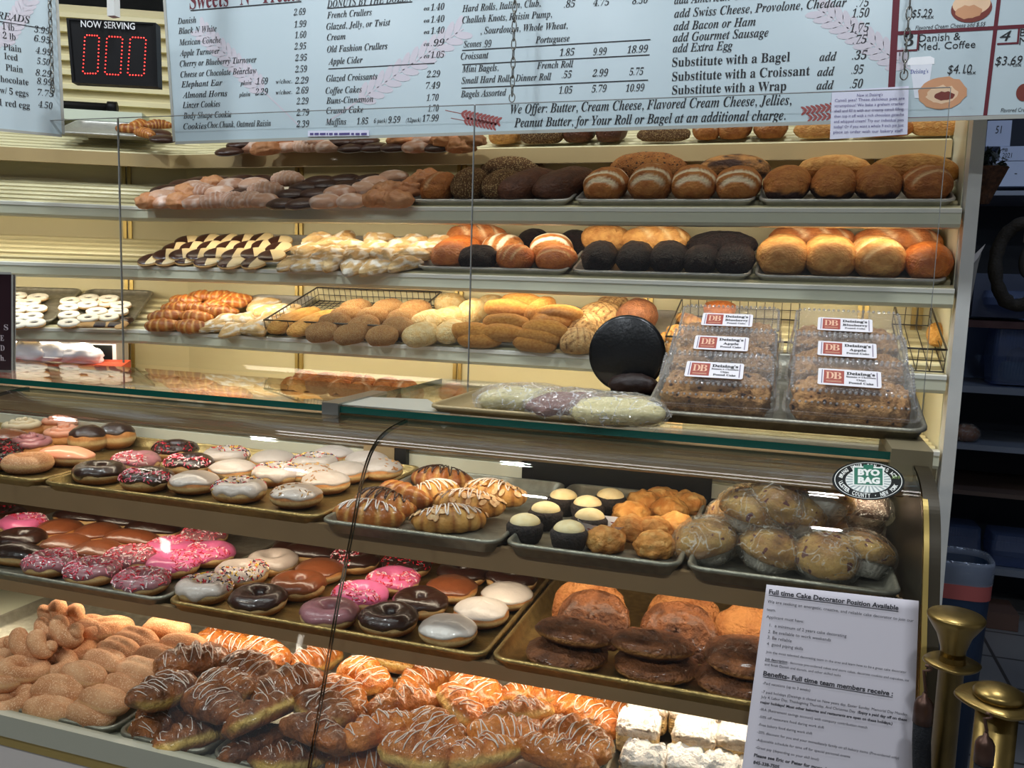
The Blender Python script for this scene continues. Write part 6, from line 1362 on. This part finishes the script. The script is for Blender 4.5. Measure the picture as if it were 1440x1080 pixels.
def arc(s, a0, a1, h, rev=False):
    for i, ch in enumerate(s):
        if ch == ' ': continue
        a = a0 + (a1 - a0) * (i + .5) / len(s); R_ = .775; X, Y = cx + rx * R_ * math.cos(a), cy + ry * R_ * math.sin(a) + rx * R_ * math.cos(a) * tl
        tx, ty = -rx * math.sin(a), ry * math.cos(a); L = math.hypot(tx, ty); tx, ty = tx / L, ty / L
        if rev: tx, ty = -tx, -ty
        nx, ny = -ty, tx; w = h * .62 if ch not in 'I.·' else h * .25
        K2.t(ch, X - tx * w / 2 + nx * h / 2, Y - ty * w / 2 + ny * h / 2, X + tx * w / 2 + nx * h / 2, Y + ty * w / 2 + ny * h / 2, h, 1, 'n', .03, 0, .0016)
arc('BRING YOUR OWN BAG ACT', R(188), R(344), 5.2); arc('ULSTER COUNTY · NEW YORK', R(172), R(12), 5.6, True)
K2.t('2019', 1254, 674, 1265, 675, 4.2, 4, 'n', .02, 0, .0016)
obj('lettering', K2.mb.mesh('lettering', [mat('sticker_black', 0), mat('sticker_white', (224, 226, 220), .5), mat('sticker_green', (18, 104, 80), .5), mat('sticker_ray', (150, 162, 160), .5), mat('sticker_lime', (120, 150, 80), .5)]), ov)

# ------------------------------------------------------------------ left corner below the ring cookies
def lpt(x, y, d): return LM.inverted() @ hit(x, y, LM @ Vector((0, d, 0)), LM.to_3x3() @ Vector((0, 1, 0)))
A0, A1 = lpt(-25, 530, .10), lpt(158, 486, .10)
e = empty('cake_box', LM @ Vector((A0.x, .14, zd + .002)), 'tall cake box with black window standing below the ring cookies', 'box', None, LANG); w_, h_ = A1.x - A0.x, A1.z - zd
obj('carton', MB().box((0, 0, 0), (w_, .14, h_)).mesh('carton', [M_paper]), e); obj('window', MB().box((.02, -.001, h_ * .28), (w_ - .012, .01, h_ - .004)).mesh('window', [mat('dark_window', (22, 26, 28), .15)]), e)
B0, B1 = lpt(40, 526, .0), lpt(169, 512, .0)
e2 = obj('flat_box', MB().prism([(0, 0), (.12, 0), (.12, B1.z - zd), (.0, B1.z - zd - .012)], 0, B1.x - B0.x + .12).mesh('flat_box', [mat('orange_red_card', (214, 84, 52), .5)]), None, LM @ Vector((B0.x - .12, 0, zd + .002))); e2.rotation_euler.z = LANG; tag(e2, 'orange-red cardboard box under the white paper bags', 'box')
for i, (x, y, s_) in enumerate(((38, 505, .085), (70, 500, .075), (112, 506, .065))):
    def d(p, q): q *= 1 + .30 * n3(p, 1.8, i) + .12 * n3(p, 5, i); return q
    c_ = lpt(x, y, .06); o = obj('paper_bag', blob('paper_bag', (s_ * 1.05, s_ * .5, s_ * .55), [mat('bag_white', (232, 230, 236), .6)], 44, 22, sd=i, cut=.7, disp=d), None, LM @ Vector((c_.x, .06, B1.z - .006))); o.rotation_euler.z = LANG
    tag(o, 'crumpled white paper bag on the orange-red box, %s from the sign' % ORD[i], 'paper bag', 'crumpled white bags')
# black roll on the ledge above the angled rack
q = aY(118, 170, 2.75)
e = empty('wrap_roll', LM @ Vector((-.55, .50, SHELF_Z['top'] + .17)), 'black rod lying on a white ledge above the angled rack', 'rod', None, LANG)
mb = MB(); mb.tube([(-.5, 0, .022), (.33, 0, .022)], .014, 14); obj('rod', mb.mesh('rod', [M_black]), e); mb = MB(); mb.tube([(.33, 0, .022), (.36, 0, .022)], .021, 16); obj('end_knob', mb.mesh('end_knob', [M_black]), e); obj('ledge', MB().box((-.5, -.02, -.03), (.45, .1, .006)).mesh('ledge', [mat('pale_green', (206, 216, 196), .5)]), e)
tray('tilted pan of pinkish croissants at the corner end of the top angled shelf', LM @ Matrix.Translation((-.17, .37, SHELF_Z['top'] + .085)) @ Matrix.Rotation(T28, 4, 'X'), .30, .26, M_alu, h=.016)

# ------------------------------------------------------------------ store room beyond the post
SY = 4.2
def zy(y, x=1405): return aY(x, y, SY).z
lv = [zy(268), zy(452), zy(545), zy(628), zy(694), zy(800)]
su = empty('storage_shelving', (.92, SY, 0), 'dark storage shelving in the dim room beyond the white post', 'shelving')
mb = MB()
for z, m_, th in zip(lv, (1, 2, 1, 1, 3, 1), (.02, .03, .03, .025, .02, .03)): obj('shelf', MB().box((-.42, 0, z - th), (1.6, .5, z)).mesh('shelf', [[None, mat('grey_shelf', (128, 136, 150), .5), mat('dark_red_rail', (70, 38, 38), .5), mat('tan_shelf', (96, 78, 70), .6)][m_]]), su)
mb = MB().box((-.42, .44, lv[2]), (1.5, .46, lv[1] + .12)); obj('blue_backing', mb.mesh('blue_backing', [mat('blue_backing', (112, 134, 176), .5)]), su)  # panel colour stands in for the blue light of a pass-through
for x in (-.42, 1.56): obj('post', MB().box((x, .02, 0), (x + .04, .06, 2.4)).mesh('post', [M_dark]), su)
obj('back_panel', MB().box((-.42, .5, 0), (1.6, .52, 2.5)).mesh('back_panel', [mat('shelving_back', (44, 50, 62), .8)]), su)
for ch in su.children: pass
area('store_room_light', (1.3, 3.0, 2.8), .6, .4, 5.0, (.55, .7, 1), (1.4, 4.4, 1.3))
def carton(x0, x1, yt, yb, Y, lab, colr, writing=None, dpt=.25):
    a, b = aY(x0, yb, Y), aY(x1, yb, Y); t = aY(x0, yt, Y)
    e = empty('carton', (a.x, Y, a.z), lab, 'carton'); obj('box', MB().box((0, 0, 0), (b.x - a.x, dpt, t.z - a.z)).mesh('box', [mat('carton_' + lab[:14].replace(' ', '_'), colr, .7)]), e)
    if writing:
        mb = MB()
        for s, wx, wy, ww, hh_ in writing: text(mb, s, Vector((wx * (b.x - a.x), -.001, wy * (t.z - a.z))), Vector((1, 0, 0)), Vector((0, 0, 1)), ww * (b.x - a.x), hh_ * (t.z - a.z), 'n', 0, .1, Vector((0, -1, 0)))
        obj('lettering', mb.mesh('lettering', [M_ink]), e)
carton(1386, 1420, 170, 206, SY + .03, 'pale carton topmost of the stack beyond the white post', (176, 188, 214), [('51', .35, .5, .25, .3)])
carton(1405, 1475, 206, 226, SY + .02, 'pale carton with handwritten date in the middle of the stack', (176, 188, 214), [('2021', .05, .2, .2, .35), ('MB', .05, .62, .1, .25)])
carton(1398, 1475, 227, 262, SY + .02, 'wide pale carton at the bottom of the stack by the basket', (180, 192, 216), [('· ·', .35, .4, .3, .2)])
carton(1366, 1470, 384, 445, SY + .1, 'dark blue-grey carton on the shelf above the clear cake box', (58, 66, 86))
def clamshell(x0, x1, yt, yb, Y, lab, n=1):
    a, b, t = aY(x0, yb, Y), aY(x1, yb, Y), aY(x0, yt, Y); w, h = b.x - a.x, t.z - a.z; e = empty('clear_container', (a.x + w / 2, Y + .1, a.z), lab, 'container')
    V, F = loops([rrect(w * .92, .17, .02, 0), rrect(w, .2, .02, h * .5, rib=.006), rrect(w, .2, .02, h * .52), rrect(w * .94, .18, .02, h, rib=.006)]); obj('base', build('base', V, F, [clear('cloudy_plastic', (190, 205, 235), 1.5, .1, haze=.25, haze_col=(120, 140, 185))], smooth=False), e); return e
clamshell(1350, 1445, 452, 408, SY + .02, 'ridged clear container on the dark rail beyond the post') if False else clamshell(1385, 1460, 408, 428, SY + .02, 'ridged clear container under the blue-grey carton')
e = clamshell(1392, 1470, 462, 540, SY + .02, 'large clear cake box with green and dark shapes for a reflection on the counter shelf')
obj('green_reflection', blob('green_reflection', (.075, .05, .05), [mat('reflected_shirt', (24, 66, 60), .7)], 28, 14, e=.5, ez=.5, cut=.95), e, (.02, 0, .004)); obj('dark_reflection', blob('dark_reflection', (.042, .04, .045), [mat('reflected_head', (30, 24, 28), .7)], 24, 12, e=.7, cut=.95), e, (.012, 0, .075))  # solid shapes standing in for a person's reflection in the clear lid
clamshell(1325, 1378, 740, 795, SY + .02, 'ridged clear container stack on the lowest shelf beside the bin'); clamshell(1392, 1465, 752, 795, SY + .02, 'wide ridged clear container on the lowest shelf')
q = aY(1358, 603, SY + .08); e = empty('wrapped_loaf', (q.x, q.y, lv[3] + .002), 'small brown loaf in shiny film on the dim shelf beyond the post', 'bread'); obj('loaf', blob('loaf', (.06, .05, .042), [B_wheat], 30, 16, cut=.8), e); obj('cling_film', blob('cling_film', (.065, .055, .047), [M_film], 30, 16, cut=.72, amp=.06), e)
a = aY(1376, 868, SY - .1); o = obj('cardboard_box', MB().box((0, 0, 0), (.17, .2, .075)).mesh('cardboard_box', [mat('brown_card', (110, 84, 74), .8)]), None, (a.x, SY - .05, .0)); o.location.z = .002; tag(o, 'small brown cardboard box on the floor below the lowest shelf', 'box')
# basket hung on the post, papers, green cloth
q = aY(1388, 232, 2.30); e = empty('wicker_basket', (q.x, 2.30, q.z - .09), 'cone-shaped wicker basket of dark greenery hanging beside the white post', 'basket')
mb = MB(); mb.lathe([(.012, 0), (.02, .02), (.045, .08), (.047, .083), (.04, .083), (.015, .02)], 32, fn=lambda a, z: 1 + .03 * math.sin(a * 14) * math.cos(z * 500)); obj('basket', mb.mesh('basket', [mat('wicker', (112, 74, 48), .7, bump=1, bscale=200, col2=(70, 46, 32), nscale=90)]), e)
mb = MB(); rg = random.Random(3)
for k in range(70):
    a, r_, z = rg.uniform(0, 6.28), rg.uniform(0, .042), .08 + rg.uniform(0, .045); c = Vector((r_ * math.cos(a), r_ * math.sin(a), z)); t = Vector((rg.uniform(-1, 1), rg.uniform(-1, 1), rg.uniform(-.3, 1))).normalized() * .014; s_ = t.orthogonal().normalized() * .006
    mb.add([c - t, c + s_, c + t, c - s_], [(0, 1, 2, 3)], 1 if k % 12 == 0 else 0)
o = obj('greenery', mb.mesh('greenery', [mat('dark_leaf', (26, 40, 30), .5), mat('white_bud', (210, 214, 206), .6)]), e); o['kind'] = 'stuff'
q = aY(1436, 372, 3.6); e = empty('wreath', (q.x, 3.6, q.z), 'dark oval wreath hanging in the dim store room', 'wreath'); P_ = [(.085 * math.cos(a), .01 * math.sin(3 * a), .15 * math.sin(a)) for a in [2 * math.pi * k / 40 for k in range(40)]]; mb = MB(); mb.tube(P_, [.024 + .008 * noise.noise((k * .8, 0, 0)) for k in range(40)], 10, closed=True); obj('ring', mb.mesh('ring', [mat('dark_vine', (44, 38, 30), .8, bump=1, bscale=120)]), e); obj('bow', blob('bow', (.03, .012, .06), [M_dark], 20, 10, cut=1), e, (.02, 0, -.05)); obj('wire', MB().box((-.001, -.001, .08), (.001, .001, 3.0 - q.z)).mesh('wire', [M_wire]), e)
for i, (pts, lab) in enumerate((([(1362, 366), (1386, 343), (1376, 362), (1363, 378)], 'curled white paper sticking out from the post, upper one'), ([(1362, 378), (1380, 356), (1376, 370), (1362, 440), (1352, 445)], 'long grey paper hanging along the post'))):
    V = [aY(x, y, 2.27 + .012 * i) for x, y in pts]; V = V + [v + Vector((0, .004, 0)) for v in V]; n = len(pts); c = V[0].copy()
    o = obj('paper_sheet', build('paper_sheet', [v - c for v in V], [tuple(range(n)), tuple(reversed(range(n, 2 * n)))] + [(k, k + n, (k + 1) % n + n, (k + 1) % n) for k in range(n)], [M_paper if i == 0 else mat('grey_paper', (150, 150, 150), .7)], smooth=False), None, c); tag(o, lab, 'paper')
V = [aY(x, y, 2.30) for x, y in ((1356, 458), (1359, 458), (1355, 520), (1348, 562), (1341, 562), (1351, 500))]; n = 6; V = V + [v + Vector((0, .012, 0)) for v in V]; c = V[0].copy(); o = obj('green_cloth', build('green_cloth', [v - c for v in V], [tuple(range(n)), tuple(reversed(range(n, 2 * n)))] + [(k, k + n, (k + 1) % n + n, (k + 1) % n) for k in range(n)], [mat('green_fabric', (70, 130, 106), .8)], smooth=False), None, c); tag(o, 'green cloth hanging behind the white post', 'cloth')
# waste bin with liner
bx_, by_ = aY(1340, 800, 2.62).x + .005, 2.62; zb_ = aY(1340, 782, 2.62).z; hw = 44 * depth(aY(1340, 790, 2.62)) / FPX
e = empty('waste_bin', (bx_, by_, 0), 'dark blue waste bin with clear liner and red band beside the case', 'waste bin')
def rl(k, z, yk=.85): return [(x * k, y * k * yk, z) for x, y, _ in rrect(2 * hw, 2 * hw, .05, 0)]
V, F = loops([rl(.80, .002), rl(.98, zb_ - .07), rl(1.0, zb_ - .05), rl(1.0, zb_ - .012), rl(.95, zb_ - .012), rl(.78, .02)], True, True); obj('bin_body', build('bin_body', V, F, [mat('bin_blue', (22, 46, 78), .45)]), e)
V, F = loops([rl(1.005, zb_ - .10), rl(1.015, zb_ - .055)], False, False); obj('red_band', build('red_band', V, F, [mat('band_red', (176, 88, 86), .6)]), e)
V, F = loops([rl(1.02, zb_ - .058), rl(1.05, zb_ - .004), rl(1.02, zb_ + .008), rl(.96, zb_ - .01), rl(.86, zb_ - .2)], False, False); obj('liner', build('liner', V, F, [clear('liner_film', (215, 225, 240), 1.4, .2, haze=.35, haze_col=(170, 182, 205), bump=.8, bscale=30)]), e)

# ------------------------------------------------------------------ brass stanchions
M_br = mat('aged_brass', (146, 122, 70), .32, metal=.9, noise_amt=.25, nscale=25, bump=.08, bscale=60)
M_bz = mat('bronze_bell', (92, 66, 54), .38, metal=.7, noise_amt=.3, nscale=40)
M_rope = mat('black_velvet', (14, 16, 22), .9, bump=1, bscale=300)
def stanchion(px, yt, Dy, lab, flare, rope_px):
    c = aY(px, yt, Dy); k = depth(c) / FPX; H = c.z; e = empty('stanchion', (c.x, Dy, 0), lab, 'stanchion', None)
    mb = MB(); mb.lathe([(.044, 0), (.044, .010), (.040, .016), (.028, .03), (.022, .05)], 40); obj('base', mb.mesh('base', [M_br]), e)
    if flare:
        r1, r2 = 37 * k, 16.5 * k; zc = H - 68 * k
        mb = MB(); mb.lathe([(r2, .05), (r2, zc + .02), (r2 * 1.02, zc + .02), (r2 * .98, zc + .022)], 40); obj('tube', mb.mesh('tube', [M_br]), e)
        mb = MB(); mb.lathe([(r2, zc - 4 * k), (r2 * 1.06, zc), (r2 * .98, zc + 12 * k), (r2 * 1.02, zc + 20 * k), (r1 * .62, zc + 40 * k), (r1 * .93, zc + 58 * k), (r1, zc + 63 * k), (r1 * 1.02, zc + 67 * k), (r1 * .95, zc + 70 * k), (r1 * .5, zc + 73 * k), (.001, zc + 74 * k)], 48); obj('flared_top', mb.mesh('flared_top', [M_br]), e); zr_ = zc - 2 * k
    else:
        r2 = 27 * k; zc = H - 24 * k; mb = MB(); mb.lathe([(r2, .05), (r2, zc)], 40); obj('tube', mb.mesh('tube', [M_br]), e)
        mb = MB(); mb.lathe([(r2 * 1.05, zc), (r2 * 1.2, zc + 6 * k), (r2 * 1.22, zc + 10 * k), (r2 * 1.1, zc + 15 * k), (r2 * .6, zc + 21 * k), (.001, zc + 23 * k)], 48); obj('domed_cap', mb.mesh('domed_cap', [M_br]), e); zr_ = zc - 1 * k
    mb = MB(); rr2 = 2.25 * r2 if flare else 2.05 * r2
    mb.lathe([(r2 * .98, zr_), (rr2, zr_ - .0015), (rr2 + .001, zr_ + .001), (rr2, zr_ + .003), (r2 * .98, zr_ + .0025)], 56, fn=lambda a, z: 1 - .10 * abs(math.sin(2 * a)) if True else 1); obj('ring_plate', mb.mesh('ring_plate', [M_br]), e)
    # rope end hooked on the plate
    hx, hy = rope_px; q = hit(hx, hy, (0, Dy - rr2 * (.85 if flare else .98), 0), (0, 1, 0)); kk = depth(q) / FPX
    r_ = empty('rope_end', (q.x, q.y, q.z), 'bronze-capped black velvet rope end hooked on the %s brass stanchion' % ('flared' if flare else 'dome-topped'), 'rope')
    zz = zr_ - q.z; L = [(0, 0, 8 * kk)] + [(.2 * kk, 0, 14 * kk)] + [(-4 * kk + 9 * kk * math.sin(t), 0, zz + 2 * kk + 8 * kk * math.cos(t) if False else max(18 * kk, zz - 4 * kk) + 8 * kk * (1 - math.cos(t)) / 2) for t in (0, .6, 1.2, 1.8, 2.4, 3.0)]
    mb = MB(); mb.tube(L, 2.2 * kk, 8); obj('hook', mb.mesh('hook', [M_bz]), r_)
    mb = MB(); mb.lathe([(13 * kk, -34 * kk), (13 * kk, -14 * kk), (12.5 * kk, -6 * kk), (9 * kk, 1 * kk), (4 * kk, 5 * kk), (3 * kk, 10 * kk), (.2 * kk, 11 * kk)], 32); obj('bell_cap', mb.mesh('bell_cap', [M_bz]), r_)
    mb = MB(); P_ = [(0, 0, -33 * kk), (1 * kk, 0, -60 * kk), (5 * kk, .003, -100 * kk), (14 * kk, .01, -150 * kk), (30 * kk, .02, -210 * kk), (60 * kk, .03, -270 * kk)]; mb.tube(P_, 12.3 * kk, 16); obj('velvet_rope', mb.mesh('velvet_rope', [M_rope]), r_)
stanchion(1345, 866, 1.06, 'tall brass stanchion with flared top beside the case end', True, (1300, 984))
stanchion(1406, 962, .92, 'brass stanchion with low domed cap before the flared one', False, (1386, 1040))

finish()
bpy.data.objects.remove(_TO)
